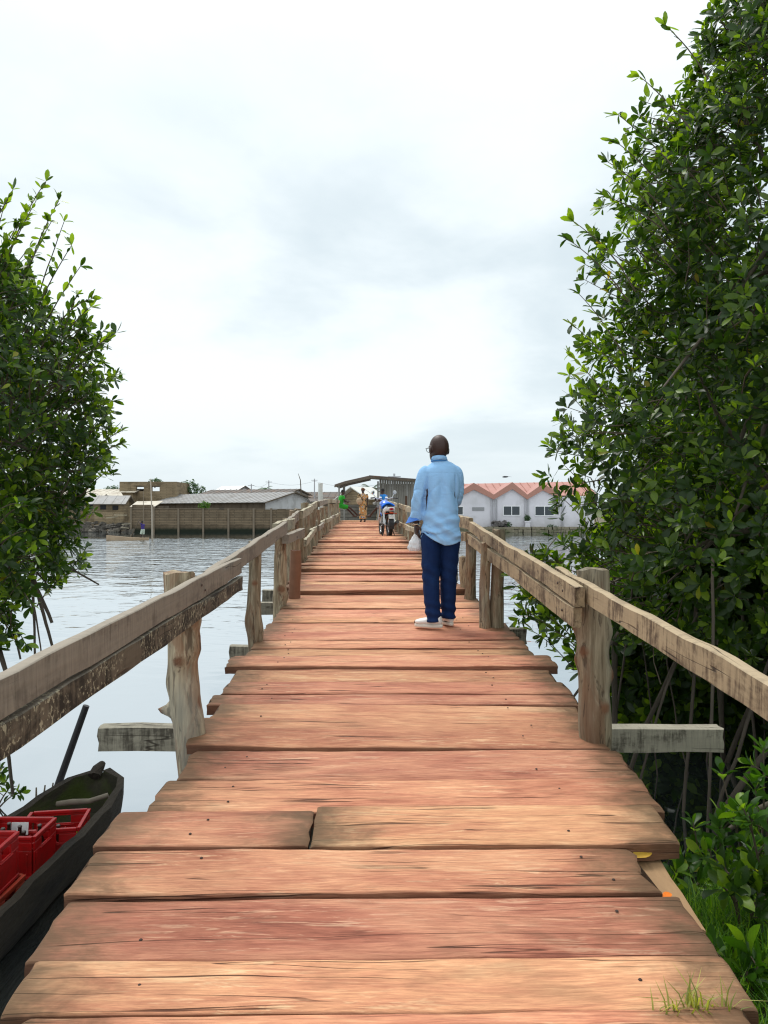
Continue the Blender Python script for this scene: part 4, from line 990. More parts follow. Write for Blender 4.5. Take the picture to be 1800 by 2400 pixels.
def head(mb, c, s, yaw, pitch=0.0):
    """c: centre of the head; faces +y turned by yaw"""
    m = (Matrix.Rotation(yaw, 3, 'Z') @ Matrix.Rotation(pitch, 3, 'X'))
    T = lambda x, y_, z_: Vector(c) + m @ (Vector((x, y_, z_)) * s)
    mb.ball(T(0, -.012, .018), (.076 * s, .094 * s, .100 * s), 20, 14, m)                  # cranium
    mb.ball(T(0, .028, -.040), (.060 * s, .066 * s, .082 * s), 16, 12, m)                   # face / jaw
    mb.ball(T(0, .062, -.092), (.026 * s, .022 * s, .022 * s), 10, 8, m)                    # chin
    mb.tube([T(0, .082, .018), T(0, .100, -.012), T(0, .108, -.028)], [.009 * s, .012 * s, .015 * s], 8); mb.ball(T(0, .098, -.032), (.020 * s, .012 * s, .010 * s), 10, 6, m)
    for sx in (-1, 1):
        mb.ball(T(sx * .030, .076, .012), (.016 * s, .012 * s, .011 * s), 10, 6, m)       # eye
        mb.ball(T(sx * .030, .078, .032), (.022 * s, .012 * s, .007 * s), 10, 6, m)       # brow
        mb.ball(T(sx * .079, -.012, -.008), (.011 * s, .022 * s, .035 * s), 10, 8, m)       # ear
        mb.torus(T(sx * .080, -.014, -.006), .018 * s, .006 * s, 'x', 12, 6)
    mb.ball(T(0, .088, -.056), (.025 * s, .010 * s, .006 * s), 10, 6, m); mb.ball(T(0, .086, -.068), (.023 * s, .011 * s, .007 * s), 10, 6, m)
    return T
def foot(mb, heel, toe_dir, L=.27, wd=.052, h=.085, sole=0.0):
    d_ = Vector(toe_dir).normalized(); u = Vector((0, 0, 1)); x = d_.cross(u); p = Vector(heel)
    P = [p + d_ * a * L + u * (b + sole) for a, b in [(.04, .055), (.16, .052), (.35, .047), (.60, .036), (.82, .030), (.97, .024)]]
    mb.tube([tuple(q) for q in P], [(wd * .60, .045), (wd * .74, .050), (wd * .80, .045), (wd * .98, .034), (wd * .92, .027), (wd * .50, .019)], 14, ref=tuple(x))

# ---------------------------------------------------------------- the man in the blue shirt
MX, MD = .514, 6.95
MZ = deckz(MD) + .022
man = thing('person', 'man in light blue shirt, navy jeans and white sneakers standing with his back turned', 'person', (MX, MD, MZ))
MS = .974; man.scale = (MS, MS, MS)
HC = (-.020, .02, 1.652)      # head centre
LEG = [((-.088, 0, .93), (-.098, .01, .52), (-.062, .0, .085)), ((.092, .02, .93), (.085, .06, .52), (.083, .13, .085))]
mb = MB()
Th = head(mb, HC, 1.15, .42, -.04)
mb.tube([(-.01, -.005, 1.46), (-.012, .0, 1.54), (-.02, .01, 1.62)], [.064, .058, .060], 16)
limb(mb, [(0, 0, .82), (0, 0, .95), (0, .0, 1.15), (0, 0, 1.35), (0, 0, 1.46), (0, 0, 1.53)], [(.15, .11), (.165, .115), (.145, .105), (.165, .10), (.15, .085), (.07, .06)], 18, 18, ref=(1, 0, 0))
for L_ in LEG: limb(mb, L_, [.085, .056, .042], 14)
LA = [(-.155, -.01, 1.43), (-.212, -.02, 1.19), (-.228, .035, .965)]; RA = [(.130, 0, 1.42), (.150, .075, 1.19), (.06, .25, 1.10)]
limb(mb, LA, [.058, .044, .032], 14); limb(mb, RA, [.046, .038, .030], 14)
hand(mb, (-.228, .038, .965), (.06, .05, -1), (1, .25, .05), 1, 1.12, .85)
hand(mb, (.06, .25, 1.10), (-.8, .25, .1), (0, -1, .2), -1, 1.05, .6)
foot(mb, (-.012, -.03, .012), (-.93, .36, 0), .25, .045); foot(mb, (.098, .09, .012), (-.40, .92, 0), .25, .045)
finish(fuse(mb, .0048, 3, .5), M['skin'], 'body', man)
# shirt
mb = MB()
tors = [(0, .0, .775), (0, 0, .86), (0, .0, .98), (.004, 0, 1.12), (.004, 0, 1.26), (0, 0, 1.38), (-.002, 0, 1.455), (-.006, 0, 1.502), (-.010, -.004, 1.535), (-.012, -.004, 1.562)]
limb(mb, tors, [(.187, .155), (.185, .155), (.173, .150), (.163, .138), (.168, .132), (.182, .126), (.172, .110), (.130, .090), (.078, .070), (.060, .060)], 34, 28, ref=(1, 0, 0))
limb(mb, [(-.115, 0, 1.465), (-.150, -.010, 1.425), (-.180, -.02, 1.32), (-.206, -.022, 1.19), (-.222, .008, 1.07), (-.230, .03, 1.01)], [.050, .064, .064, .062, .062, .064], 18, 16)
limb(mb, [(.115, 0, 1.465), (.146, .005, 1.425), (.160, .035, 1.31), (.154, .075, 1.19), (.12, .17, 1.13), (.08, .235, 1.105)], [.050, .062, .060, .058, .054, .050], 18, 16)
def shirt_fn(V, Nn):
    x, y_, z_ = V[:, 0], V[:, 1], V[:, 2]
    arm = np.clip((np.abs(x + .0) - .165) / .03, 0, 1)
    tor = 1 - arm
    d_ = np.zeros(len(V))
    # folds of the back: drag lines from the shoulders and bunching above the hips
    low = np.clip((1.12 - z_) / .2, 0, 1) * np.clip((z_ - .78) / .06, 0, 1)
    d_ += tor * low * (.0125 * np.sin(48 * z_ + 9 * x + 3 * np.sin(11 * x)) + .006 * np.sin(71 * z_ - 14 * x + 1.0))
    mid = np.clip((1.40 - z_) / .12, 0, 1) * np.clip((z_ - 1.06) / .1, 0, 1)
    d_ += tor * mid * (.010 * np.sin(30 * (z_ * .6 + np.abs(x) * 1.5) + 2 * np.sin(7 * z_)) + .005 * np.sin(22 * x + 13 * z_))
    d_ += arm * np.clip((1.36 - z_) / .12, 0, 1) * (.0026 * np.sin(58 * z_ + 35 * y_ + 12 * np.sin(9 * z_ + 5 * x)) + .002 * np.sin(41 * z_ - 60 * x))
    # armpit crease, yoke seam, spine hollow
    d_ -= .014 * np.exp(-((np.abs(x) - (.132 + .07 * (1.40 - z_))) / .008) ** 2) * np.clip((1.43 - z_) / .05, 0, 1) * np.clip((z_ - 1.0) / .1, 0, 1) * (y_ < .03)
    d_ -= .0035 * np.exp(-((z_ - 1.425) / .004) ** 2) * tor * (y_ < 0)
    d_ -= .006 * np.exp(-(x / .03) ** 2) * np.clip((1.45 - z_) / .05, 0, 1) * np.clip((z_ - 1.1) / .1, 0, 1) * (y_ < 0)
    crs = lambda f: (1 - np.abs(np.sin(f))) ** 4
    d_ -= tor * low * (.007 * crs(19 * z_ + 6 * x + 1.5 * np.sin(8 * x)) + .006 * crs(23 * z_ - 9 * x + 2))
    d_ -= tor * mid * (.007 * crs(9 * z_ + 13 * np.abs(x) + np.sin(5 * z_)) + .005 * crs(12 * x + 8 * z_ + 1))
    d_ -= arm * np.clip((1.38 - z_) / .1, 0, 1) * .006 * crs(17 * z_ + 14 * y_ + 8 * x)
    V = V + Nn * d_[:, None]
    # shirt tail: hem curved, longer behind
    hem = .775 + .085 * np.clip(-x / .19, -.15, 1) ** 1 + .05 * np.clip(np.abs(x) / .19, 0, 1) ** 3
    k = np.clip((.90 - z_) / .125, 0, 1) * tor
    V[:, 2] = np.where(k > 0, V[:, 2] + k * (hem - .775), V[:, 2])
    return V
M['shirt'] = cloth('light_blue_shirt', (.30, .53, .82), var=.06)
finish(fuse(mb, .0075, 4, .5), M['shirt'], 'shirt', man, shirt_fn)
M['shirt_in'] = cloth('blue_collar', (.05, .19, .45)); M['shirt_cuff'] = cloth('blue_cuff_lining', (.09, .22, .62))
mb = MB(); Vc = []; Fc = []
for i in range(25):                                              # collar band, open in front
    a = -math.pi / 2 + (i - 12) / 12 * 2.6
    for (r_, h) in [(.064, 1.552), (.066, 1.592), (.0705, 1.586), (.078, 1.550)]:
        Vc.append((-.014 + r_ * math.cos(a), .0 + (r_ + .004) * math.sin(a), h + .012 * math.sin(a) * -1 - .010))
for i in range(24):
    for k in range(3): Fc.append((i * 4 + k, i * 4 + k + 1, (i + 1) * 4 + k + 1, (i + 1) * 4 + k))
mb.add(Vc, Fc); o = mb.build('collar', M['shirt'], man, world=False, smooth=True)
so = o.modifiers.new('s', 'SOLIDIFY'); so.thickness = .003
mb = MB(); mb.tube([(-.014, .001, 1.538), (-.014, .001, 1.556)], [(.0785, .080), (.0775, .079)], 24, cap=False, ref=(1, 0, 0)); mb.build('collar_band', M['shirt_in'], man, world=False, smooth=True)
mb = MB(); Vc = []; Fc = []                                      # rolled cuff
for i in range(16):
    a = 2 * math.pi * i / 16; fl = 1 + .22 * math.sin(a * 2 + .6) + .12 * math.sin(a * 3)
    for (r_, h) in [(.058, 1.02), (.066, 1.045), (.076 * fl, 1.005), (.086 * fl, .985), (.066, .992), (.054, 1.0)]:
        Vc.append((-.230 + r_ * math.cos(a), .03 + r_ * math.sin(a) * .9, h + .012 * math.sin(a + 2) + .012 * math.cos(a)))
for i in range(16):
    for k in range(5): j = (i + 1) % 16; Fc.append((i * 6 + k, i * 6 + k + 1, j * 6 + k + 1, j * 6 + k))
mb.add(Vc, Fc); mb.build('cuff', M['shirt_cuff'], man, world=False, smooth=True, auto=50)
# jeans
mb = MB()
limb(mb, [(0, .0, .80), (0, .0, .88), (0, 0, .98)], [(.170, .136), (.164, .128), (.148, .118)], 10, 24, ref=(1, 0, 0))
limb(mb, [(-.084, .005, .88), (-.090, .0, .72), (-.092, .01, .52), (-.084, -.002, .28), (-.068, -.008, .105), (-.066, -.010, .055)], [(.099, .118), (.094, .10), (.083, .088), (.075, .082), (.071, .084), (.073, .088)], 26, 18, ref=(1, 0, 0))
limb(mb, [(.086, .015, .88), (.085, .03, .72), (.078, .055, .52), (.076, .09, .28), (.079, .115, .115), (.080, .12, .075)], [(.097, .116), (.093, .10), (.082, .088), (.074, .080), (.068, .080), (.069, .082)], 26, 18, ref=(1, 0, 0))
def jean_fn(V, Nn):
    x, y_, z_ = V[:, 0], V[:, 1], V[:, 2]
    lo = np.clip((.30 - z_) / .18, 0, 1); kn = np.exp(-((z_ - .50) / .13) ** 2)
    d_ = lo * .0075 * np.sin(70 * z_ + 14 * x + 10 * y_) + kn * .005 * np.sin(55 * z_ + 30 * x) + .004 * np.sin(24 * z_ + 18 * x + 4) * np.clip((z_ - .5) / .2, 0, 1)
    return V + Nn * d_[:, None]
M['jeans'] = cloth('navy_jeans', (.006, .022, .085), (.014, .042, .13), pattern='denim', rough=.8)
finish(fuse(mb, .007, 3, .5), M['jeans'], 'trousers', man, jean_fn)
M['shoe'] = plain('white_leather', (.80, .78, .75), .45, .05, 12, .08, .003); M['sole'] = plain('shoe_sole', (.74, .69, .60), .6, .08, 20, .1)
for (hl, dv_) in [((.012, -.045, 0), (-.95, .32, 0)), ((.112, .075, 0), (-.42, .91, 0))]:
    sh = MB(); foot(sh, (hl[0], hl[1], .020), dv_, .265, .058, sole=0)
    dn = Vector(dv_).normalized(); c = Vector(hl) + dn * .055
    sh.tube([tuple(c + Vector((0, 0, .05))), tuple(c + Vector((0, 0, .105)))], [(.050, .056), (.042, .046)], 14, ref=tuple(dn.cross(Vector((0, 0, 1)))))
    ob = finish(fuse(sh, .006, 3, .5), M['shoe'], 'shoe', man)
    so = MB(); L = .268; x = dn.cross(Vector((0, 0, 1))); out = []
    for i in range(20):
        a = 2 * math.pi * i / 20; u = math.cos(a); v_ = math.sin(a); wd = .047 + .006 * u
        out.append(Vector(hl) + dn * (L * .5 + L * .51 * u - .002) + x * (wd * math.copysign(abs(v_) ** .75, v_)))
    so.prism(out, (0, 0, .002), (0, 0, .030)); so.build('sole', M['sole'], ob, world=False, smooth=True, auto=50, bevel=.003)
mb = MB(); mb.torus((-.2285, .036, .955), .0345, .007, 'z', 22, 8, 1.2); mb.build('wrist_watch', plain('watch_metal', (.62, .52, .38), .25, .05, 5, 0, metal=.9), man, world=False, smooth=True)
mb = MB()
for sx in (-1, 1):
    mb.tube([Th(sx * .082, -.02, .005), Th(sx * .078, .05, .012), Th(sx * .068, .095, .014)], .0028, 6)
    mb.torus(Th(sx * .034, .104, .006), .022, .0025, 'y', 18, 6)
mb.tube([Th(-.012, .106, .012), Th(.012, .106, .012)], .0025, 6); mb.build('eyeglasses', plain('glasses_frame', (.015, .013, .012), .3, .05, 5, 0), man, world=False, smooth=True)
# the white bag he carries: crumpled, hanging from the fist
mb = MB(); g_ = np.random.default_rng(4); V = []; F = []; n, k = 15, 26
for i in range(n):
    f = i / (n - 1); z_ = .0 - .215 * f; r_ = .016 + .066 * math.sin(math.pi * min(f * .60 + .05, 1)) ** 1.3 * (1 - .35 * max(0, (f - .85) / .15))
    for j in range(k):
        a = 2 * math.pi * j / k; q = r_ * (1 + .24 * mnoise.noise((math.cos(a) * 2.4, math.sin(a) * 2.4, f * 5)) + .16 * math.sin(7 * a + 6 * f) * (1 - f) + .10 * mnoise.noise((math.cos(a) * 6, math.sin(a) * 6, f * 9)))
        V.append((-.035 * f + 1.0 * q * math.cos(a), q * .72 * math.sin(a), z_))
for i in range(n - 1):
    for j in range(k): F.append((i * k + j, i * k + (j + 1) % k, (i + 1) * k + (j + 1) % k, (i + 1) * k + j))
F.append(tuple((n - 1) * k + j for j in range(k))); F.append(tuple(range(k - 1, -1, -1)))
bag = thing('plastic_bag', 'crumpled white plastic bag hanging from the fist of the man in blue', 'bag', (MX - .214 * MS, MD + .05 * MS, MZ + .878 * MS))
m_, t_ = mat('white_plastic'); p_ = t_.pbr(col=(.88, .89, .90), rough=.32, spec=.5, nrm=t_.bump(t_.noise(t_.objco(), 40, 4, .6, 1.5), .7, .01))
t_.out(t_.n('MixShader', {0: .35, 1: p_, 2: t_.n('BsdfTranslucent', {0: (.85, .88, .92, 1)}).outputs[0]}).outputs[0])
V = [(a * .80, b * .80, c * .78) for a, b, c in V]
MB().add(V, F).build('pouch', m_, bag, world=False, smooth=True)
mb = MB(); mb.tube([(-.018, 0, -.01), (-.022, .004, .03), (0, .006, .05), (.018, .004, .028), (.014, 0, -.01)], [.009, .007, .006, .007, .009], 7); mb.build('handle', m_, bag, world=False, smooth=True)
mb = MB(); mb.ball((.05, -.062, -.10), (.024, .010, .028), 10, 8); mb.tube([(.05, -.058, -.075), (.03, -.03, -.03), (.01, 0, 0)], .004, 6); mb.tube([(.055, -.062, -.12), (.06, -.065, -.165)], [.006, .004], 6)
mb.build('key_fob', plain('grey_key_fob', (.10, .10, .10), .35, .2, 20, .1, metal=.5), man, world=False, smooth=True)
o = COL.objects[-1]; o.location = (Vector(bag.location) - Vector(man.location)) / MS

# ---------------------------------------------------------------- smaller figures further along
def figure(label, loc, yaw, H, J, clothes, skin, hair=True, vox=.012, dress=None, hd=(0, 0), group=None):
    """J: joints in metres for a 1.70 m figure; clothes: list of (name, material, builder)"""
    t_ = thing('person', label, 'person', loc, group, yaw); s = H / 1.70
    S = lambda p: tuple(c * s for c in p)
    mb = MB(); hip, chest, neck = J['hip'], J['chest'], J['neck']; hc = J['head']
    T = head(mb, S(hc), s * 1.0, hd[0], hd[1])
    mb.tube([S(chest), S(neck), S(tuple((a + b) / 2 for a, b in zip(neck, hc)))], [.07 * s, .056 * s, .055 * s], 12)
    limb(mb, [S(hip), S(tuple(.5 * (a + b) for a, b in zip(hip, chest))), S(chest), S(neck)], [(.15 * s, .11 * s), (.13 * s, .10 * s), (.16 * s, .105 * s), (.05 * s, .05 * s)], 14, 16, ref=(1, 0, 0))
    for k in ('l', 'r'):
        limb(mb, [S(p) for p in J['leg_' + k]], [.085 * s, .055 * s, .04 * s], 12); limb(mb, [S(p) for p in J['arm_' + k]], [.055 * s, .042 * s, .031 * s], 12)
        a, b = Vector(S(J['arm_' + k][1])), Vector(S(J['arm_' + k][2])); hand(mb, b, b - a, (0, 1, 0.3), 1 if k == 'l' else -1, s * 1.05, .5)
        f = Vector(S(J['leg_' + k][2])); fd = J.get('toe_' + k, (0, 1, 0)); d_ = Vector(fd).normalized(); foot(mb, f - Vector((0, 0, .085 * s)) - d_ * .05 * s, fd, .25 * s, .046 * s)
    finish(fuse(mb, vox, 2, .5), skin, 'body', t_)
    for nm, m_, fn in clothes:
        mb = MB(); fn(mb, S, s); finish(fuse(mb, vox, 2, .5), m_, nm, t_)
    if hair:
        mb = MB(); mb.ball(T(0, -.018, .032), (.082 * s, .096 * s, .096 * s), 14, 10, Matrix.Rotation(hd[0], 3, 'Z')); mb.build('hair', M['hair'], t_, world=False, smooth=True)
    return t_, T
M['hair'] = plain('black_hair', (.008, .007, .007), .8, .3, 60, .4, .004)
def top_fn(J, sl=.6):
    def fn(mb, S, s):
        limb(mb, [S(J['hip']), S(tuple(.5 * (a + b) for a, b in zip(J['hip'], J['chest']))), S(J['chest']), S(tuple(.25 * a + .75 * b for a, b in zip(J['chest'], J['neck'])))], [(.175 * s, .135 * s), (.155 * s, .125 * s), (.185 * s, .128 * s), (.08 * s, .075 * s)], 16, 18, ref=(1, 0, 0))
        for k in ('l', 'r'):
            a, b, c = [Vector(S(p)) for p in J['arm_' + k]]; e = a + (b - a) * sl
            limb(mb, [tuple(a), tuple((a + e) / 2), tuple(e)], [.068 * s, .066 * s, .066 * s], 8)
    return fn
def bottom_fn(J, ln=1.0, w_=.10):
    def fn(mb, S, s):
        mb.ball(S(J['hip']), (.168 * s, .135 * s, .12 * s), 16, 10)
        for k in ('l', 'r'):
            P = [Vector(S(p)) for p in J['leg_' + k]]; e = [P[0], P[0] + (P[1] - P[0]) * min(1, ln * 2)] + ([P[1] + (P[2] - P[1]) * (ln * 2 - 1)] if ln > .5 else [])
            limb(mb, [tuple(p) for p in e], [w_ * s, w_ * .86 * s, w_ * .72 * s][:len(e)], 12)
    return fn
STAND = dict(hip=(0, 0, .92), chest=(0, 0, 1.30), neck=(0, 0, 1.45), head=(0, .02, 1.575), leg_l=[(-.09, 0, .90), (-.10, .02, .48), (-.10, 0, .085)], leg_r=[(.09, 0, .90), (.10, .02, .48), (.10, 0, .085)],
             arm_l=[(-.17, 0, 1.39), (-.22, -.02, 1.12), (-.22, .06, .88)], arm_r=[(.17, 0, 1.39), (.22, -.02, 1.12), (.22, .06, .88)])
SIT = dict(hip=(0, 0, .10), chest=(0, .06, .46), neck=(0, .10, .62), head=(0, .14, .74), leg_l=[(-.09, .02, .09), (-.11, .36, -.02), (-.12, .72, -.36)], leg_r=[(.09, .02, .09), (.11, .40, .02), (.10, .80, -.30)],
           arm_l=[(-.17, .05, .56), (-.24, .16, .32), (-.14, .34, .28)], arm_r=[(.17, .05, .56), (.24, .16, .32), (.12, .36, .30)])
green = cloth('bright_green_cloth', (.03, .30, .03)); dsk = skin_mat('deep_brown_skin', (.045, .020, .013))
D_ = 36.0
figure('person in bright green top and shorts perched on the handrail far along the bridge', (LX(D_) + .05, D_, deckz(D_) + .74), -1.15, 1.66, SIT,
       [('top', green, top_fn(SIT, .65)), ('shorts', green, bottom_fn(SIT, .42, .105))], dsk, hd=(.1, -.25))
W_ = dict(STAND); W_['arm_l'] = [(-.17, 0, 1.39), (-.24, .0, 1.14), (-.23, .04, .90)]; W_['arm_r'] = [(.17, 0, 1.39), (.23, .04, 1.16), (.08, .22, 1.12)]
def dress_fn(mb, S, s):
    limb(mb, [S((0, 0, .16)), S((0, 0, .50)), S((0, 0, .85)), S((0, 0, 1.08)), S((0, 0, 1.30)), S((0, 0, 1.43))], [(.20 * s, .17 * s), (.205 * s, .17 * s), (.21 * s, .17 * s), (.165 * s, .13 * s), (.185 * s, .13 * s), (.07 * s, .07 * s)], 20, 20, ref=(1, 0, 0))
    for k in ('l', 'r'):
        a, b, c = [Vector(S(p)) for p in W_['arm_' + k]]; limb(mb, [tuple(a), tuple((a + b) / 2), tuple(a + (b - a) * .7)], [.07 * s, .075 * s, .08 * s], 8)
wm, T = figure('woman in a long orange and blue patterned dress standing at the end of the bridge', (-1.02, 37.4, deckz(37.4) + .03), 2.9, 1.66, W_, [('dress', cloth('patterned_dress', (.3, .15, .06), pattern='rings'), dress_fn)], dsk, hair=False)
mb = MB(); s = 1.66 / 1.7; mb.ball(T(0, -.02, .05), (.095 * s, .105 * s, .085 * s), 14, 10); mb.torus(T(0, -.01, .035), .088, .022, 'z', 16, 8); mb.ball(T(.06, -.07, .09), (.05, .04, .04), 10, 8)
mb.build('head_wrap', cloth('head_wrap', (.12, .045, .02)), wm, world=False, smooth=True)
mb = MB(); mb.ball((.12, .26, 1.02), (.15, .11, .17), 14, 10); mb.tube([(-.10, .12, 1.40), (.05, .2, 1.2), (.12, .24, 1.1)], .02, 6)
o = mb.build('cloth_bundle', cloth('tan_cloth', (.45, .33, .22)), None, smooth=True); o.location = (-1.02, 37.4, deckz(37.4) + .03); o.rotation_euler = (0, 0, 2.9)
tag(o, 'tan cloth bundle carried by the woman in the patterned dress', 'bundle')
D_ = 35.4; SB = {k: v for k, v in SIT.items()}
figure('person in blue t-shirt and grey shorts perched on the handrail beyond the motorcycle', (RX(D_) + .06, D_, deckz(D_) + .76), 1.0, 1.72, SB,
       [('t_shirt', cloth('mid_blue_tshirt', (.03, .20, .55)), top_fn(SB, .6)), ('shorts', cloth('grey_shorts', (.16, .16, .18)), bottom_fn(SB, .45, .10))], dsk, hd=(0, -.2))
ST2 = dict(STAND); ST2['leg_l'] = [(-.09, 0, .90), (-.10, .12, .50), (-.10, .16, .085)]; ST2['leg_r'] = [(.09, 0, .90), (.10, .02, .48), (.10, -.16, .10)]
figure('small figure in pale shirt and dark shorts walking on the landing', (-.55, 50.0, 1.03), 2.6, 1.42, ST2, [('shirt', cloth('pale_shirt', (.55, .53, .5)), top_fn(ST2)), ('shorts', cloth('dark_shorts', (.03, .03, .035)), bottom_fn(ST2, .5))], dsk, vox=.014)

# ---------------------------------------------------------------- motorcycle, seen from behind
def motorcycle(loc, yaw):
    t_ = thing('motorcycle', 'blue motorcycle with white tail fairing and round mirror parked on the bridge deck', 'motorcycle', loc, None, yaw)
    blk = plain('black_rubber', (.014, .013, .012), .75, .2, 20, .2); chrome = plain('chrome', (.62, .62, .62), .18, .08, 9, 0, metal=1.0); met = plain('engine_metal', (.18, .18, .18), .4, .3, 12, .2, metal=.8)
    blue = plain('blue_paint', (.012, .12, .62), .25, .06, 6, .03, coat=.6); white = plain('white_fairing', (.50, .51, .52), .35, .12, 20, 0, coat=.3); bplas = plain('black_plastic', (.02, .02, .022), .45, .15, 15, .1)
    red = plain('red_lens', (.30, .008, .02), .15, .1, 30, 0, coat=.5); org = plain('orange_reflector', (.45, .05, .01), .25, .1, 30, 0)
    B = lambda mb, n, m_, par=t_, **k: mb.build(n, m_, par, world=False, smooth=k.pop('smooth', True), auto=k.pop('auto', 45), **k)
    for yv, r_, wd in ((0, .300, .055), (1.27, .300, .042)):
        mb = MB(); mb.torus((0, yv, .30), r_ - wd * .8, wd, 'x', 40, 12, .95)
        for i in range(40):
            a = 2 * math.pi * i / 40
            for sx in (-1, 1): mb.box((sx * wd * .45, yv + (r_ + .008) * math.cos(a + sx * .04), .30 + (r_ + .008) * math.sin(a + sx * .04)), (wd * .7, .022, .012), Matrix.Rotation(a - math.pi / 2, 3, 'X'))
        ty = B(mb, 'wheel', blk)
        mb = MB(); mb.torus((0, yv, .30), r_ - wd * 1.75, .014, 'x', 36, 8); B(mb, 'rim', chrome, ty)
        mb = MB(); mb.tube([(-.055, yv, .30), (.055, yv, .30)], .05, 14)
        B(mb, 'hub', met, ty)
        for i in range(12):
            a = 2 * math.pi * i / 12; mb = MB(); mb.tube([(.03 if i % 2 else -.03, yv + .05 * math.cos(a), .30 + .05 * math.sin(a)), (0, yv + (r_ - wd * 1.75) * math.cos(a + .3), .30 + (r_ - wd * 1.75) * math.sin(a + .3))], .0045, 5, cap=False); B(mb, 'spoke', chrome, ty)
    mb = MB(); V = []
    for i in range(11):                                              # rear mudguard
        a = R(-8 + i * 13.5)
        mb.box((0, -.35 * math.cos(a), .30 + .35 * math.sin(a)), (.125, .012, .09), Matrix.Rotation(-(a), 3, 'X'))
    B(mb, 'rear_mudguard', bplas, smooth=False)
    mb = MB()
    for i in range(9):
        a = R(30 + i * 14); mb.box((0, 1.27 + .335 * math.cos(a), .30 + .335 * math.sin(a)), (.10, .010, .085), Matrix.Rotation(a - 0, 3, 'X'))
    B(mb, 'front_mudguard', blue, smooth=False)
    mb = MB(); limb(mb, [(0, -.02, .80), (0, .18, .79), (0, .42, .77), (0, .56, .80)], [(.09, .045), (.115, .05), (.12, .05), (.09, .05)], 16, 14, ref=(1, 0, 0)); B(mb, 'seat', bplas)
    mb = MB(); limb(mb, [(0, .50, .82), (0, .62, .86), (0, .82, .88), (0, .98, .84)], [(.09, .08), (.135, .11), (.14, .115), (.07, .07)], 18, 16, ref=(1, 0, 0)); B(mb, 'fuel_tank', blue)
    mb = MB()                                                      # blue cloth folded over the seat
    for i in range(4): limb(mb, [(-.17 + .02 * i, .25 + .08 * i, .80 - .05 * (i % 2)), (-.06, .26 + .07 * i, .88), (.06, .27 + .07 * i, .89), (.19 - .02 * i, .26 + .07 * i, .82 + .02 * (i % 2))], [(.05, .03), (.07, .035), (.07, .035), (.045, .03)], 10, 10)
    ob = finish(fuse(mb, .012, 3), cloth('blue_cover', (.01, .15, .72), rough=.5), 'blue_cover', t_)
    for s_ in (-1, 1):
        mb = MB(); limb(mb, [(s_ * .12, .28, .64), (s_ * .125, .05, .70), (s_ * .10, -.16, .74), (s_ * .05, -.27, .74)], [(.025, .07), (.03, .075), (.03, .06), (.03, .045)], 12, 10); B(mb, 'side_fairing', white)
        mb = MB(); mb.tube([(s_ * .13, .02, .34), (s_ * .125, .08, .62)], .028, 10); mb.tube([(s_ * .13, .03, .38), (s_ * .126, .075, .58)], .036, 10); B(mb, 'shock_absorber', chrome)
        mb = MB(); mb.tube([(s_ * .085, 0, .30), (s_ * .09, .48, .36)], .022, 8); B(mb, 'swing_arm', met)
        mb = MB(); mb.tube([(s_ * .085, 1.27, .30), (s_ * .085, 1.10, .66), (s_ * .085, 1.00, .93)], [.024, .024, .02], 10); B(mb, 'fork_leg', chrome)
        mb = MB(); mb.tube([(0, .98, .98), (s_ * .12, .95, 1.03), (s_ * .24, .90, 1.06), (s_ * .36, .80, 1.05)], .012, 8); B(mb, 'handlebar', chrome)
        mb = MB(); mb.tube([(s_ * .27, .875, 1.06), (s_ * .385, .785, 1.048)], .020, 10); B(mb, 'grip', bplas)
        mb = MB(); mb.tube([(s_ * .24, .90, 1.06), (s_ * .27, .90, 1.13), (s_ * .30, .88, 1.18)], .007, 6); B(mb, 'mirror_stem', chrome)
        mb = MB(); mb.ball((s_ * .31, .87, 1.215), (.050, .012, .058), 16, 10, Matrix.Rotation(-.25 * s_, 3, 'Y')); B(mb, 'mirror', white if s_ > 0 else chrome)
        mb = MB(); mb.tube([(s_ * .05, -.20, .62), (s_ * .13, -.21, .62)], .010, 6); mb.ball((s_ * .145, -.21, .62), (.022, .022, .018), 10, 8); B(mb, 'turn_signal', org)
        mb = MB(); mb.tube([(s_ * .08, .33, .33), (s_ * .17, .12, .012)], .012, 6); B(mb, 'stand_leg', blk)
        mb = MB(); mb.tube([(s_ * .09, 0.98, 1.045), (s_ * .09, .965, 1.075)], .045, 14); B(mb, 'gauge', chrome)
        mb = MB(); mb.tube([(s_ * .12, .42, .33), (s_ * .22, .40, .32)], .013, 8); B(mb, 'footrest', blk)
    mb = MB(); mb.ball((0, -.285, .735), (.105, .04, .058), 16, 10); mb.box((0, -.25, .735), (.19, .07, .09)); B(mb, 'tail_fairing', white)
    mb = MB(); mb.ball((0, -.318, .738), (.062, .018, .036), 14, 8); B(mb, 'tail_lamp', red)
    mb = MB(); mb.ball((0, -.335, .640), (.055, .014, .022), 12, 8); mb.box((0, -.32, .640), (.10, .02, .04)); B(mb, 'reflector', org)
    MB().box((0, -.352, .535), (.165, .006, .115), Matrix.Rotation(-.25, 3, 'X')).build('number_plate', plain('grubby_plate', (.62, .62, .60), .5, .25, 30, 0, dirt=(.28, .27, .25), dscale=30), t_, world=False, bevel=.002)
    mb = MB(); mb.box((0, -.10, .80), (.17, .26, .012)); mb.tube([(-.10, .02, .80), (-.10, -.22, .80), (.10, -.22, .80), (.10, .02, .80)], .010, 8); B(mb, 'luggage_rack', chrome)
    mb = MB(); mb.box((0, .62, .42), (.20, .30, .26)); mb.tube([(0, .60, .50), (0, .74, .70)], .085, 14)
    for i in range(5): mb.tube([(0, .61 + i * .028, .54 + i * .034), (0, .617 + i * .028, .549 + i * .034)], .105, 14)
    B(mb, 'engine', met)
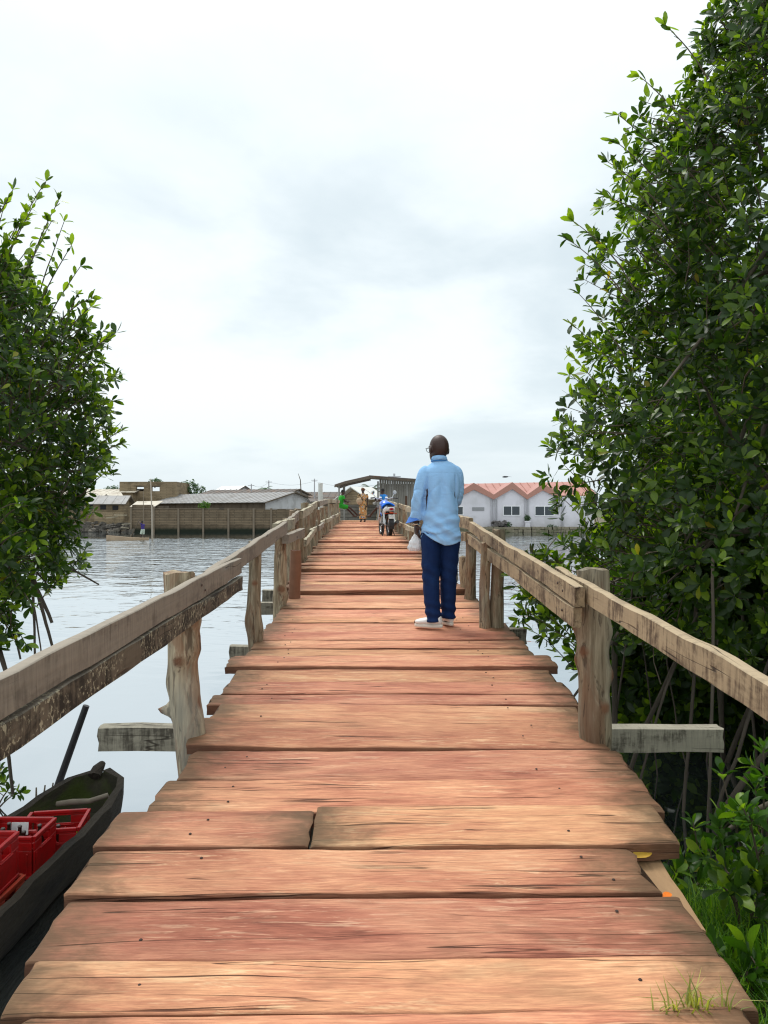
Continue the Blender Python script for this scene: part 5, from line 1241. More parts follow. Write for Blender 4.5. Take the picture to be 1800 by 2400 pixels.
    mb = MB(); mb.tube([(0, 1.0, .93), (0, .80, .74), (0, .78, .40), (0, .45, .36)], .024, 8); mb.tube([(0, 1.0, .90), (0, .5, .72), (0, -.15, .72)], .022, 8); B(mb, 'frame', blk)
    mb = MB(); mb.tube([(.10, .70, .40), (.15, .45, .27), (.165, .2, .30), (.17, -.30, .40)], [.02, .025, .05, .048], 14); B(mb, 'exhaust', plain('exhaust_metal', (.10, .09, .085), .35, .3, 14, .1, metal=.8))
    mb = MB(); mb.tube([(0, 1.02, .90), (0, 1.12, .90)], [.09, .075], 18); B(mb, 'headlamp', chrome)
    return t_
motorcycle((.145, 20.75, deckz(20.75) + .035), .17)
# ================================================================ far shore
def block_wall(name, a, b, mortar, scale=1.0, algae=None, var=.5):
    """unplastered block work; brick pattern on x/z of the object"""
    m, t = mat(name); co = t.objco(); s = t.n('SeparateXYZ', {0: co})
    v = t.n('CombineXYZ', {0: t.math('ADD', s.outputs[0], s.outputs[1]), 1: s.outputs[2], 2: 0.0}).outputs[0]
    br = t.n('TexBrick', {'Vector': v, 'Color1': rgba(a), 'Color2': rgba(b), 'Mortar': rgba(mortar), 'Scale': scale, 'Mortar Size': .03, 'Brick Width': 1.9, 'Row Height': .21, 'Bias': -.1})
    n = t.noise(co, .55, 5, .65, .4); c = t.mix(t.sstep(n, .44, .66), br.outputs[0], rgba([q * .45 for q in a]))
    strk = t.noise(t.vm('MULTIPLY', co, (.35, .35, 2.6)), 1.0, 4, .6); c = t.mix(t.math('MULTIPLY', t.sstep(strk, .52, .68), .55), c, rgba([q * .35 for q in b]))
    if algae: 
        hz = t.math('ADD', t.n('SeparateXYZ', {0: t.n('NewGeometry').outputs['Position']}).outputs[2], t.math('MULTIPLY', t.noise(co, .8, 4), .5))
        c = t.mix(t.math('MULTIPLY', t.sstep(hz, -.05, -.55), .95), c, rgba(algae))
    t.out(t.pbr(col=c, rough=.9, spec=.15, nrm=t.bump(br.outputs[1], .4, -.01))); return m
M['block'] = block_wall('brown_block_wall', (.195, .145, .095), (.15, .115, .076), (.075, .06, .042), algae=(.012, .018, .012))
M['block2'] = block_wall('tan_block_wall', (.33, .255, .16), (.28, .21, .13), (.18, .14, .09))
M['pillar'] = plain('cement_pillar', (.165, .13, .092), .9, .3, 2, .2)
M['tin'] = plain('grey_tin_roof', (.27, .265, .26), .6, .35, 1.2, .2, dirt=(.15, .13, .11), dscale=.6, stretch=(1, 1, 1))
M['tin_pale'] = plain('pale_tin_roof', (.52, .47, .38), .6, .2, 1.0, .2, dirt=(.30, .24, .17), dscale=.6)
M['tin_dark'] = plain('rusty_roof', (.10, .085, .075), .7, .3, 1.2, .2, dirt=(.16, .09, .055), dscale=.7)
M['boards'] = plain('brown_boards', (.13, .102, .074), .85, .35, 3, .2, stretch=(1, 1, .3), dirt=(.06, .045, .03), dscale=1.5)
M['lime'] = plain('pale_plaster', (.55, .56, .57), .8, .12, 1.0, .1, dirt=(.36, .36, .35), dscale=.8)
M['dark'] = plain('dark_opening', (.02, .02, .022), .8, .1, 5, 0)
M['plaster'] = plain('white_plaster', (.64, .62, .66), .75, .06, .8, .05, dirt=(.48, .47, .48), dscale=.35)
M['pink'] = plain('pink_roof', (.45, .21, .17), .55, .12, 3, .1, dirt=(.38, .155, .12), dscale=.8)
M['fascia'] = plain('brown_pink_fascia', (.39, .19, .145), .6, .08, 2, .05)
M['pvc'] = plain('grey_pipe', (.42, .42, .44), .5, .06, 5, 0)
M['wframe'] = plain('white_window_frame', (.8, .8, .8), .4, .03, 5, 0)
m_, t_ = mat('window_glass'); t_.out(t_.pbr(col=(.012, .022, .03), rough=.06, spec=.8)); M['pane'] = m_
M['stone'] = plain('foundation_stone', (.20, .175, .125), .9, .35, 2.2, .6, .04, dirt=(.075, .085, .035), dscale=1.2)
def gpart(fn, name, m_, par, **k):
    mb = MB(); fn(mb); return mb.build(name, m_, par, **k)
def win(par, cx_, zc, w_, h, yv, panes=2, fr=.09, out=-1):
    mb = MB(); d_ = .10
    mb.box((cx_, yv, zc + h / 2 - fr / 2), (w_, d_, fr)); mb.box((cx_, yv, zc - h / 2 + fr / 2), (w_, d_, fr))
    for i in range(panes + 1):
        f = -w_ / 2 + fr / 2 + (w_ - fr) * i / panes; mb.box((cx_ + f, yv, zc), (fr, d_ * .98, h - 2 * fr - .002))
    f_ = mb.build('window', M['wframe'], par); ORG[f_.name] = ORG[par.name]
    for i in range(panes):
        c = cx_ - w_ / 2 + fr + (w_ - fr) * (i + .5) / panes - fr / 2
        mb = MB(); mb.box((c, yv + .01, zc), ((w_ - fr) / panes - fr, .03, h - 2 * fr)); mb.build('pane', M['pane'], f_)

# ---- white house with three zigzag gables
D0 = 99.0
X = lambda px, D=D0: (px - 900) / 1800 * D
Z = lambda py, D=D0: 1.55 + (1200 - py) / 1800 * D
hs = thing('gabled_house', 'white waterside house with a zigzag row of pink gables', 'house', (X(1200), D0, -.9))
ap = [(1022, 1150), (1110, 1147.5), (1200, 1146), (1271.5, 1149)]; va = [979, 1066, 1156.5, 1235, 1314]
zv = Z(1168.5); zb = -.62; DB = D0 + 7.5; xr = X(1392)
poly = [(X(va[0]), D0, zb)] + [(X(va[0]), D0, zv)]
for i, (ax, ay) in enumerate(ap): poly += [(X(ax), D0, Z(ay)), (X(va[i + 1]), D0, zv)]
poly += [(xr, D0, zv), (xr, D0, zb)]
mb = MB()
for i, (ax, ay) in enumerate(ap): mb.prism([(X(va[i]), D0, zb), (X(va[i]), D0, zv), (X(ax), D0, Z(ay)), (X(va[i + 1]), D0, zv), (X(va[i + 1]), D0, zb)], (0, 0, 0), (0, 7, 0))
mb.prism([(X(va[-1]) + .01, D0 + .03, zb), (X(va[-1]) + .01, D0 + .03, zv + .2), (xr, D0 + .03, zv + .2), (xr, D0 + .03, zb)], (0, 0, 0), (0, 7, 0))
mb.build('wall', M['plaster'], hs)
fh = .86; yf = D0 - .35
for i, (ax, ay) in enumerate(ap):
    zA = Z(ay); mb = MB(); x0, x1, xa = X(va[i]), X(va[i + 1]), X(ax)
    mb.prism([(x0, yf, zv - .12), (xa, yf, zA - .02), (xa, yf, zA + fh), (x0, yf, zv + fh - .35)], (0, 0, 0), (0, .30, 0))
    mb.prism([(xa + .002, yf, zA - .02), (x1, yf, zv - .12), (x1, yf, zv + fh - .35), (xa + .002, yf, zA + fh)], (0, 0, 0), (0, .30, 0))
    mb.build('fascia', M['fascia'], hs)
    mb = MB()
    for (xe, q) in ((x0, 0), (x1, 1)):
        mb.slab([(xe, yf + .31, zv + fh - .35), (xa, yf + .31, zA + fh), (xa, D0 + 6, zA + fh + .1), (xe, D0 + 3.4, zv + fh - .25)], .08)
    mb.build('gable_roof', M['pink'], hs)
mb = MB(); zr = Z(1132, D0 + 7.5); xl = X(va[0]) - .5
mb.slab([(xl, D0 + .2, zv + .42), (xr + .6, D0 + .2, zv + .42), (xr + .6, D0 + 7.5, zr + .2), (xl, D0 + 7.5, zr - .25)], .1)
mb.slab([(xl, D0 + 7.6, zr - .25), (xr + .6, D0 + 7.6, zr + .2), (xr + .6, D0 + 15, zv + .4), (xl, D0 + 15, zv + .4)], .1); mb.build('main_roof', M['pink'], hs)
mb = MB()
for i in range(24):
    x = xl + (xr - xl) * (i + .5) / 24; a = (x, D0 + .25, zv + .43 + .02); b = (x, D0 + 7.45, zr - .25 + .45 * (x - xl) / (xr - xl) + .03); mb.bar(a, b, .06, .05)
mb.build('roof_ridge_strip', M['fascia'], hs)
mb = MB(); mb.prism([(xl, D0 + 7.2, zb), (xl, D0 + 7.2, zv + .3), (xr, D0 + 7.2, zv + .3), (xr, D0 + 7.2, zb)], (0, 0, 0), (0, 7.3, 0)); mb.build('rear_wall', M['plaster'], hs)
for c in (1156.5, 1233, 1314.5):
    for o_ in ((-5.5, -1, 4.5, 8) if c < 1160 else (-3, 2, 5) if c < 1240 else (2, 5.5)):
        mb = MB(); mb.tube([(X(c + o_), D0 - .12, zv - .1), (X(c + o_), D0 - .12, zb + .3)], .055, 8); mb.build('downpipe', M['pvc'], hs, smooth=True, auto=50)
win(hs, X(1199), Z(1197), X(1219.5) - X(1179), 1.28, D0 - .04); win(hs, X(1276), Z(1197.5), X(1299) - X(1253), 1.30, D0 - .04); win(hs, X(1077), Z(1197), 1.0, 1.15, D0 - .04, 1)
mb = MB(); vx0, vx1, vz = X(1106.5), X(1135), Z(1193)
for i in range(9):
    for j in range(3): mb.box((vx0 + (vx1 - vx0) * (i + .5) / 9, D0 - .03, vz + .13 * (j - 1) * 1.15), ((vx1 - vx0) / 9 * .72, .10, .10))
mb.box(((vx0 + vx1) / 2, D0 - .02, vz), (vx1 - vx0, .05, .50)); mb.build('vent_grille', plain('grey_vent_block', (.33, .33, .34), .8, .3, 20, .2), hs)
fw = thing('retaining_wall', 'mossy stone retaining wall at the waterline below the white gabled house', 'wall', (X(1250), D0 - 1, -1.2))
g_ = random.Random(4); mb = MB()
for i in range(40):
    x = X(1060) + (X(1440) - X(1060)) * i / 39
    for j in range(3): mb.box((x + g_.uniform(-.08, .08), D0 - 1.0 + g_.uniform(-.08, .08), -1.25 + .36 * j + g_.uniform(-.03, .03)), (.52 + g_.uniform(-.05, .12), 1.2, .34 + g_.uniform(-.02, .05)))
o = mb.build('stone', M['stone'], fw, bevel=.04); tag(o, kind='stuff')
mb = MB(); mb.box(((X(1060) + X(1440)) / 2, D0 + .2, -.62), (X(1440) - X(1060), 1.9, .5)); mb.build('coping', M['stone'], fw)
pl = thing('planter', 'square white planter pillar against the gabled house', 'planter', (X(1234), D0 - .6, -.5)); zp0 = -.45
gpart(lambda mb: (mb.box((X(1234), D0 - .6, zp0 + .35), (.62, .5, .75)), mb.box((X(1234), D0 - .6, zp0 + .78), (.8, .66, .14))), 'pillar', M['plaster'], pl)
def bush(name, label, base, r, h, n, seed, key='leaf_far', group=None, cat='bush', size=(.18, .3), trunk=None):
    g = np.random.default_rng(seed); t_ = thing(name, label, cat, tuple(base), group); o_ = np.array(base)
    u = unit(g.normal(0, 1, (n, 3))); rr = g.uniform(.45, 1.0, n) ** .6
    q = np.array([1 + .35 * mnoise.noise(tuple(a * 1.9 + seed)) for a in u])
    T = np.stack([u[:, 0] * r * rr * q, u[:, 1] * r * rr * q, h * .55 + u[:, 2] * h * .5 * rr * q], 1) + np.array([0, 0, trunk or 0])
    pos, y, zc, L, fr = leaf_frames(T, u + np.array([0, 0, .5]), 6, g, size=size)
    V, F = leaf_soup(pos, y, zc, L); tag(link('crown', big_mesh(V, F, M[key], {'tint': np.repeat(np.clip(g.normal(.35, .22, len(L)), 0, .95), NLO)}), t_), kind='stuff')
    mb = MB(); mb.tube([(0, 0, -.3), (.02, 0, h * .4 + (trunk or 0)), (-.05 * r, 0, h * .8 + (trunk or 0))], [r * .06 + .03, r * .05 + .02, .02], 7)
    for i in range(5):
        e = T[g.integers(n)] * .8; mb.tube([(0, 0, h * .15 + (trunk or 0) * .8), tuple(e * .6 + np.array([0, 0, .1])), tuple(e)], [r * .04 + .012, r * .03 + .01, .01], 5)
    mb.build('trunk', M['bark'], t_, world=False, smooth=True); return t_
bush('potted_plant', 'small plant growing in the square white planter', (X(1234), D0 - .6, zp0 + .82), .40, .75, 60, 3, size=(.10, .2), cat='plant')
bush('weed_bush', 'weedy bush at the foot of the gabled house, beside the rubble', (X(1188), D0 - .75, -.45), .6, .7, 60, 8, size=(.10, .2), group='weeds below the gabled house'); bush('weed_bush', 'low weeds hanging from the stone wall below the house window', (X(1290), D0 - 1.1, -.55), .8, .45, 60, 9, size=(.08, .16), group='weeds below the gabled house')
rb = thing('rubble_heap', 'heap of dark rubble against the gabled house wall', 'rubble', (X(1168), D0 - .8, -.5)); mb = MB(); g_ = random.Random(8)
for i in range(26): mb.box((X(1152 + g_.uniform(0, 34)), D0 - .9 + g_.uniform(-.4, .4), -.40 + g_.uniform(0, .75)), (g_.uniform(.2, .6), g_.uniform(.2, .5), g_.uniform(.15, .4)), Euler((g_.uniform(-.5, .5), g_.uniform(-.5, .5), g_.uniform(0, 3))).to_matrix())
tag(mb.build('rubble', plain('dark_rubble', (.11, .10, .095), .9, .4, 3, .4), rb), kind='stuff')

# ---- compound wall along the water, with pillars
cw = thing('compound_wall', 'long brown block compound wall standing in the water, divided by pillars', 'wall', (X(520, 100), 100, WZ))
px_ = [308, 361, 419, 477, 536, 595, 636, 692, 752]
for i in range(len(px_) - 1):
    a, b = X(px_[i], 100) + .12, X(px_[i + 1], 100) - .12; zt = 1.95 - .02 * i + (.5 if i == 0 else 0) + random.Random(i).uniform(-.06, .06)
    w_ = b - a; me = MB(); me.box((0, 0, (zt + 1.6) / 2 - 1.6), (w_, .18, zt + 1.6)); o = me.build('wall_panel', M['block'], cw, world=False)
    o.location = Vector(((a + b) / 2, 100.0, 0)) - ORG[cw.name]
for i, p in enumerate(px_):
    mb = MB(); mb.box((X(p, 100), 99.93, .15), (.24, .36, 3.75 + (.45 if i < 2 else 0))); mb.build('pillar', M['pillar'], cw)
mb = MB(); mb.bar((X(310, 100), 99.88, 2.02), (X(750, 100), 99.88, 1.90), .12, .07); mb.build('ring_beam', M['pillar'], cw)
bush('wall_creeper', 'bright green creeper growing over the top of the brown compound wall', (X(478, 100), 100.3, 1.8), .75, 1.1, 120, 12, 'leaf_lit', size=(.12, .22))

def gable_house(label, corner, L, Wd, yaw, zb, ze, zr, wallm, roofm, gable_m=None, ov=.5, lab_cat='house', group='houses on the far shore', name='house', wins=(), doors=()):
    """corner: front corner where long side (running -x) and gable end (running +x, back) meet; local x along the long side to the left, y along the gable end"""
    t_ = thing(name, label, lab_cat, (corner[0], corner[1], zb), group, yaw)
    h, r = ze - zb, zr - zb
    mb = MB(); mb.box((-L / 2, Wd / 2, h / 2), (L, Wd, h)); mb.build('wall', wallm, t_, world=False)
    gm = gable_m or wallm
    mb = MB()
    if gable_m: mb.prism([(.03, 0, 0), (.03, Wd, 0), (.03, Wd, h), (.03, Wd / 2, r), (.03, 0, h)], (.0, 0, 0), (-.05, 0, 0))
    else: mb.prism([(0, 0, h + .002), (0, Wd, h + .002), (0, Wd / 2, r)], (.0, 0, 0), (-.15, 0, 0))
    mb.build('gable_wall', gm, t_, world=False)
    mb = MB(); mb.prism([(-L, 0, h + .002), (-L, Wd, h + .002), (-L, Wd / 2, r)], (0, 0, 0), (.15, 0, 0)); mb.build('gable_wall', wallm, t_, world=False)
    k = (r - h) / (Wd / 2); mb = MB()
    mb.slab([(ov, -ov, h - ov * k + .10), (-L - ov, -ov, h - ov * k + .10), (-L - ov, Wd / 2, r + .10), (ov, Wd / 2, r + .10)], .07)
    mb.slab([(ov, Wd + ov, h - ov * k + .10), (-L - ov, Wd + ov, h - ov * k + .10), (-L - ov, Wd / 2 + .003, r + .10), (ov, Wd / 2 + .003, r + .10)], .07)
    n = int(L / 1.0)
    for i in range(n):                                             # sheet laps
        x = ov - (L + 2 * ov) * (i + .5) / n; mb.bar((x, -ov, h - ov * k + .125), (x, Wd / 2, r + .125), .05, .03)
    mb.build('roof', roofm, t_, world=False)
    mb = MB(); mb.bar((ov + .02, -ov, h - ov * k + .03), (ov + .02, Wd / 2, r + .03), .05, .18); mb.bar((ov + .02, Wd + ov, h - ov * k + .03), (ov + .02, Wd / 2, r + .03), .05, .18); mb.build('barge_board', M['boards'], t_, world=False)
    for (side, u, z_, w_, hh) in wins:
        mb = MB()
        if side == 'long': mb.box((-u, -.02, z_ - zb), (w_, .08, hh))
        else: mb.box((.07, u, z_ - zb), (.06, w_, hh))
        mb.build('window', M['dark'], t_, world=False)
    return t_
# long house behind the wall: brown boards on the long side, limewashed gable end
cA = at(622, 1176, 104)
lh = gable_house('long low house with a grey tin roof and pale gable end behind the compound wall', (cA.x, 104), 25, 10.5, R(-38), -.5, Z(1176, 104), Z(1154, 107), M['boards'], M['tin'], M['lime'], .6,
            wins=[('end', 3.0, 1.75, 1.6, .35), ('end', 6.0, 1.75, 1.2, .35), ('end', 8.6, 1.7, 1.6, .4), ('long', 9.0, 1.9, .9, .5), ('long', 17.0, 1.6, .8, .5)])
gable_house('dark-roofed house rising just behind the long grey tin roof', (at(668, 1160, 116).x, 116), 15, 8, R(-20), -.5, Z(1158, 116), Z(1146.5, 118), M['lime'], M['tin_dark'], None, .5)
gable_house('small house with a bright white tin roof behind the long house', (at(548, 1156, 125).x, 125), 4.5, 5, R(-30), -.5, Z(1154, 125), Z(1140, 127), M['lime'], plain('white_tin_roof', (.75, .75, .74), .5, .08, 2, .1), None, .3)
gable_house('low dark house with a flat rusty roof near the bridge rail', (at(800, 1166, 128).x, 128), 10, 7, R(-4), -.5, Z(1166, 128), Z(1154, 131), M['boards'], M['tin_dark'], None, .5)
# lean-to against the wall
ln = thing('lean_to_shed', 'brown lean-to shed with a pale tin roof at the end of the compound wall', 'shed', (X(345, 101.5), 101.5, -.5))
mb = MB(); mb.box((X(350, 101.5), 102.5, .9), (4.2, 1.6, 2.9)); mb.build('wall', M['boards'], ln)
mb = MB(); mb.slab([(X(305, 101), 100.8, 2.25), (X(364, 101), 100.8, 2.30), (X(384, 104), 103.8, 3.05), (X(322, 104), 103.8, 3.0)], .07); mb.build('roof', M['tin_pale'], ln)
# flat-roofed unfinished block building
fb = thing('flat_roofed_building', 'unfinished flat-roofed tan block building with open window holes', 'building', (X(347, 122), 124, -.5), 'houses on the far shore'); xa, xb = X(280, 122), X(414, 122); za, zt = -.6, Z(1129, 122)
ws = [(X(319, 122), X(337, 122)), (X(357, 122), X(374, 122))]; z1, z2 = Z(1151, 122), Z(1140, 122); mb = MB(); cur = xa
mb.box(((xa + xb) / 2, 122.1, (za + z1) / 2), (xb - xa, .2, z1 - za)); mb.box(((xa + xb) / 2, 122.1, (z2 + zt) / 2), (xb - xa, .2, zt - z2))
for (p, q) in ws + [(xb, xb)]: mb.box(((cur + p) / 2, 122.1, (z1 + z2) / 2), (p - cur, .2, z2 - z1 - .004)); cur = q
mb.build('front_wall', M['block2'], fb)
mb = MB(); mb.box((xa + .1, 126.2, (za + zt) / 2), (.2, 8, zt - za - .01)); mb.box((xb - .1, 126.2, (za + zt) / 2), (.2, 8, zt - za - .01)); mb.box(((xa + xb) / 2, 130.1, (za + zt) / 2 - 1), (xb - xa - .5, .2, zt - za - 2)); mb.build('side_wall', M['block2'], fb)
mb = MB(); mb.box(((xa + xb) / 2, 126, zt - .5), (xb - xa - .5, 7.4, .2)); mb.build('roof_slab', M['pillar'], fb)
# houses at the end of the row
gable_house('cream tin-roofed house beside the unfinished flat-roofed building', (at(281, 1168, 110).x, 110), 7.0, 7, R(26), -.5, Z(1168, 110), Z(1155, 112), M['block2'], M['tin_pale'], None, .6)
gable_house('cream-roofed house further back behind the two grey-roofed ones', (at(312, 1152, 121).x, 121), 12, 6, R(-5), -.5, Z(1154, 121), Z(1147, 123), M['block2'], M['tin_pale'], None, .5)
gable_house('low tan house with a grey tin roof and two dark windows beside the mangrove', (at(288, 1180, 105).x, 105), 5.2, 5.5, R(6), -.5, Z(1180, 105), Z(1163, 107.5), M['block2'], M['tin'], None, .45, wins=[('long', 1.0, Z(1190, 105), .75, .6), ('long', 2.6, Z(1189, 105), .75, .6), ('long', 4.3, Z(1188, 105), .7, .7)])
gable_house('tan tin-roofed house half hidden by the mangrove leaves', (at(215, 1178, 106).x, 106), 9, 7, R(-4), -.5, Z(1180, 106), Z(1160, 109), M['block2'], M['tin_pale'], None, .5)
lw = thing('low_wall', 'low tan wall above the dark embankment', 'wall', (X(256, 101), 102, -.5)); mb = MB(); mb.box((X(256, 102), 102, .75), (X(291, 102) - X(222, 102), .2, 1.5)); mb.build('panel', M['block2'], lw)
em = thing('embankment', 'dark rubble embankment at the waterline before the tan houses', 'embankment', (X(255, 100), 100, -1.2)); mb = MB(); g_ = random.Random(3)
for i in range(150):
    f = g_.random(); xx = X(120 + 188 * g_.random(), 100); mb.box((xx, 99.4 + 2.0 * f, -1.2 + 1.15 * f + g_.uniform(-.1, .2)), (g_.uniform(.3, .9), g_.uniform(.3, .8), g_.uniform(.2, .5)), Euler((g_.uniform(-.4, .4), g_.uniform(-.4, .4), g_.uniform(0, 3))).to_matrix())
tag(mb.build('rubble', plain('wet_dark_rubble', (.07, .062, .052), .85, .5, 1.5, .4, dirt=(.16, .14, .11), dscale=1.0), em), kind='stuff')
for i, (p, q, lab) in enumerate([((262, 1213), 1.4, 'pale plank lying high on the dark embankment'), ((296, 1228), 1.2, 'pale board at the foot of the embankment by the compound wall'), ((282, 1206), 1.6, 'bundle of pale sticks on top of the embankment'), ((292, 1235), 1.0, 'broken pale board half in the water below the embankment')]):
    c = at(p[0], p[1], 99.6); mb = MB(); mb.bar(c - Vector((q / 2, 0, .05)), c + Vector((q / 2, .3, .12 - .1 * i)), .25, .10); o = mb.build('driftwood_board', M['rail_far']); tag(o, lab, 'board', 'boards on the embankment')

# trees and palms over the roofs
bush('broadleaf_tree', 'pale green broadleaf tree behind the unfinished building', (X(443, 130), 130, Z(1170, 130)), 1.55, 3.2, 170, 31, size=(.22, .4), cat='tree', group='trees behind the far houses')
bush('broadleaf_tree', 'small bushy tree beside the larger pale green one', (X(473, 132), 132, Z(1168, 132)), .85, 2.0, 70, 32, size=(.2, .35), cat='tree', group='trees behind the far houses')
bush('broadleaf_tree', 'dark tree crown showing over the unfinished flat roof', (X(363, 140), 140, Z(1140, 140)), 1.4, 1.4, 110, 33, size=(.2, .35), cat='tree', group='trees behind the far houses')
bush('broadleaf_tree', 'low green tree at the house row end behind the mangrove', (X(263, 135), 135, Z(1160, 135)), 1.4, 1.6, 90, 34, size=(.2, .35), cat='tree', group='trees behind the far houses')
def palm(label, base, h, fl, n, seed):
    g = np.random.default_rng(seed); t_ = thing('palm_tree', label, 'palm', tuple(base), 'palms behind the buildings')
    mb = MB(); mb.tube([(0, 0, -1), (.05, 0, h * .5), (.0, 0, h)], [.17, .13, .11], 9); mb.build('trunk', M['bark'], t_, world=False, smooth=True)
    for i in range(n):
        az = i * 2.4 + g.uniform(-.3, .3); el = R(75 - 95 * i / n + g.uniform(-8, 8)); P = []; L = fl * g.uniform(.8, 1.05); V = []; F = []
        q = np.array([0, 0, h], float); e = el
        for k in range(9):
            P.append(q.copy()); d_ = np.array([math.cos(az) * math.cos(e), math.sin(az) * math.cos(e), math.sin(e)]); q = q + d_ * L / 8; e -= .20
        side = np.array([-math.sin(az), math.cos(az), 0]); mb = MB(); mb.tube([tuple(p) for p in P], list(np.linspace(.03, .008, 9)), 4)
        for k in range(1, 34):
            f = k / 34 * 8; a = int(f); p = P[min(a, 7)] + (P[min(a + 1, 8)] - P[min(a, 7)]) * (f - a); t2 = unit(P[min(a + 1, 8)] - P[min(a, 7)])
            for s_ in (-1, 1):
                ll = L * .30 * math.sin(math.pi * (.12 + .80 * k / 34)); d2 = unit(side * s_ * .75 + t2 * .6 + np.array([0, 0, -.35])); w2 = t2 * .03
                mb.add([p - w2, p + w2, p + d2 * ll], [(0, 1, 2)])
        mb.build('frond', M['leaf_far'], t_, world=False)
    return t_
palm('coconut palm with drooping fronds seen under the shed roof', (X(868, 78), 78, .9), 2.55, 2.1, 15, 2)
palm('distant palm crown behind the low dark house roofs', (X(622, 150), 150, -.5), Z(1150, 150) + .5, 1.9, 12, 3)
palm('palm seen between the shed posts behind the handrail', (X(842, 84), 84, .9), 1.25, 1.3, 10, 4)
# poles and wires
PO = [(589, 1134, 120, 'thin grey pole behind the long tin roof'), (630, 1126, 122, 'straight utility pole beside the distant palm crown'), (737, 1122, 125, 'thin pale pole rising above the low dark roofs'), (924, 1110, 60, 'thin pole sticking up behind the board shed')]
for (p, yt, D, lab) in PO:
    mb = MB(); mb.tube([(X(p, D), D, -.8), (X(p, D), D, Z(yt, D))], [.11, .08], 8); mb.bar((X(p, D) - .5, D - .12, Z(yt, D) - .25), (X(p, D) + .5, D - .12, Z(yt, D) - .25), .08, .08); o = mb.build('utility_pole', M['pvc'], smooth=False); tag(o, lab, 'pole', 'poles behind the houses')
mb = MB(); mb.tube([at(706, 1160, 118) - Vector((0, 0, 3)), at(706, 1160, 118), at(704, 1125, 118), at(699, 1110, 118)], [.10, .09, .07, .03], 7); o = mb.build('crooked_pole', M['twig'], smooth=True); tag(o, 'crooked dark pole leaning above the dark-roofed house', 'pole', 'poles behind the houses')
for i, (a, b, lab) in enumerate([((589, 1136, 120), (630, 1130, 122), 'slack wire between the grey pole and the utility pole'), ((630, 1130, 122), (737, 1128, 125), 'long slack wire above the dark roofs'), ((737, 1128, 125), (880, 1137, 110), 'wire running from the pale pole towards the shed')]):
    a, b = at(*a), at(*b); mb = MB(); mb.tube([tuple(a + (b - a) * (k / 12) - Vector((0, 0, .55 * math.sin(math.pi * k / 12)))) for k in range(13)], .012, 4); o = mb.build('overhead_wire', M['dark']); tag(o, lab, 'wire', 'overhead wires')

# ---- board shed with open porch at the end of the bridge
SD = 46.0
sh = thing('board_shed', 'grey plank shed with an open roofed porch at the end of the bridge', 'shed', (X(925, SD), SD, 1.0))
g_ = random.Random(12); x = X(889, SD); xe = X(974, SD); nb = 15; wd = (xe - x) / nb; M['shed'] = plain('shed_board', (.25, .235, .205), .85, .30, 2.2, .3, stretch=(3, 3, .35), dirt=(.12, .11, .095), dscale=2.5); M['shed2'] = plain('shed_board_grey', (.31, .30, .275), .85, .30, 2.2, .3, stretch=(3, 3, .35), dirt=(.15, .135, .11), dscale=2.5)
zt0, zt1 = Z(1117.8, SD), Z(1124.8, SD)
for i in range(nb):
    xc = x + wd * (i + .5); zt = zt0 + (zt1 - zt0) * (i + .5) / nb; o = MB().box((0, 0, (zt - .9) / 2), (wd - .012, .03, zt - .9)).build('board', M['shed'] if g_.random() < .55 else M['shed2'], sh, world=False); o.location = Vector((xc, SD + g_.uniform(-.012, .012), .9)) - ORG[sh.name]
nb2 = 12
for i in range(nb2):
    yc = SD + .12 + 3.2 * (i + .5) / nb2; o = MB().box((0, 0, (zt0 - .9) / 2), (.03, 3.2 / nb2 - .012, zt0 - .9)).build('board', M['shed'], sh, world=False); o.location = Vector((x + .02, yc, .9)) - ORG[sh.name]
MB().box(((x + xe) / 2, SD + 3.4, 2.1), (xe - x, .04, 2.5)).build('back_wall', M['shed'], sh)
MB().box((xe, SD + 1.7, 2.1), (.04, 3.2, 2.4)).build('end_wall', M['shed'], sh)
for p in (952, 972): MB().box((X(p, SD), SD - .03, Z(1173, SD)), (.13, .05, .55)).build('window', plain('brown_hatch', (.10, .055, .035), .8, .2, 6, .1), sh)
for (p, yy) in ((886, SD - .05), (796, SD - .6), (800, SD + 2.6), (806, SD + .6)):
    mb = MB(); mb.tube([(X(p, SD), yy, .8), (X(p, SD), yy, Z(1128 if p > 850 else 1137, SD))], .05, 8); mb.build('porch_post', M['shed2'], sh, smooth=True, auto=50)
mb = MB(); zr_ = Z(1115.5, SD)
mb.slab([(X(866, SD), SD - .9, zr_), (X(978, SD), SD - .9, Z(1124, SD)), (X(978, SD), SD + 3.8, Z(1124, SD) + .05), (X(866, SD), SD + 3.8, zr_ + .05)], .08); mb.build('roof', M['tin_dark'], sh)
mb = MB()
mb.slab([(X(786, SD), SD - .9, Z(1137, SD)), (X(810, SD), SD - .9, Z(1129, SD)), (X(810, SD), SD + 3.8, Z(1129, SD)), (X(786, SD), SD + 3.8, Z(1137, SD))], .10)
mb.slab([(X(810, SD) + .004, SD - .9, Z(1129, SD)), (X(866, SD), SD - .9, zr_ - .02), (X(866, SD), SD + 3.8, zr_ - .02), (X(810, SD) + .004, SD + 3.8, Z(1129, SD))], .10); mb.build('porch_roof', plain('rusty_porch_roof', (.15, .11, .095), .75, .3, 3, .2), sh)
mb = MB(); mb.bar((X(786, SD), SD - .93, Z(1137, SD) - .12), (X(812, SD), SD - .93, Z(1129, SD) - .10), .05, .10); mb.bar((X(812, SD), SD - .93, Z(1129, SD) - .10), (X(868, SD), SD - .93, zr_ - .14), .05, .12); mb.bar((X(868, SD), SD - .93, zr_ - .14), (X(978, SD), SD - .93, Z(1124, SD) - .12), .05, .10); mb.build('eave_beam', M['boards'], sh)
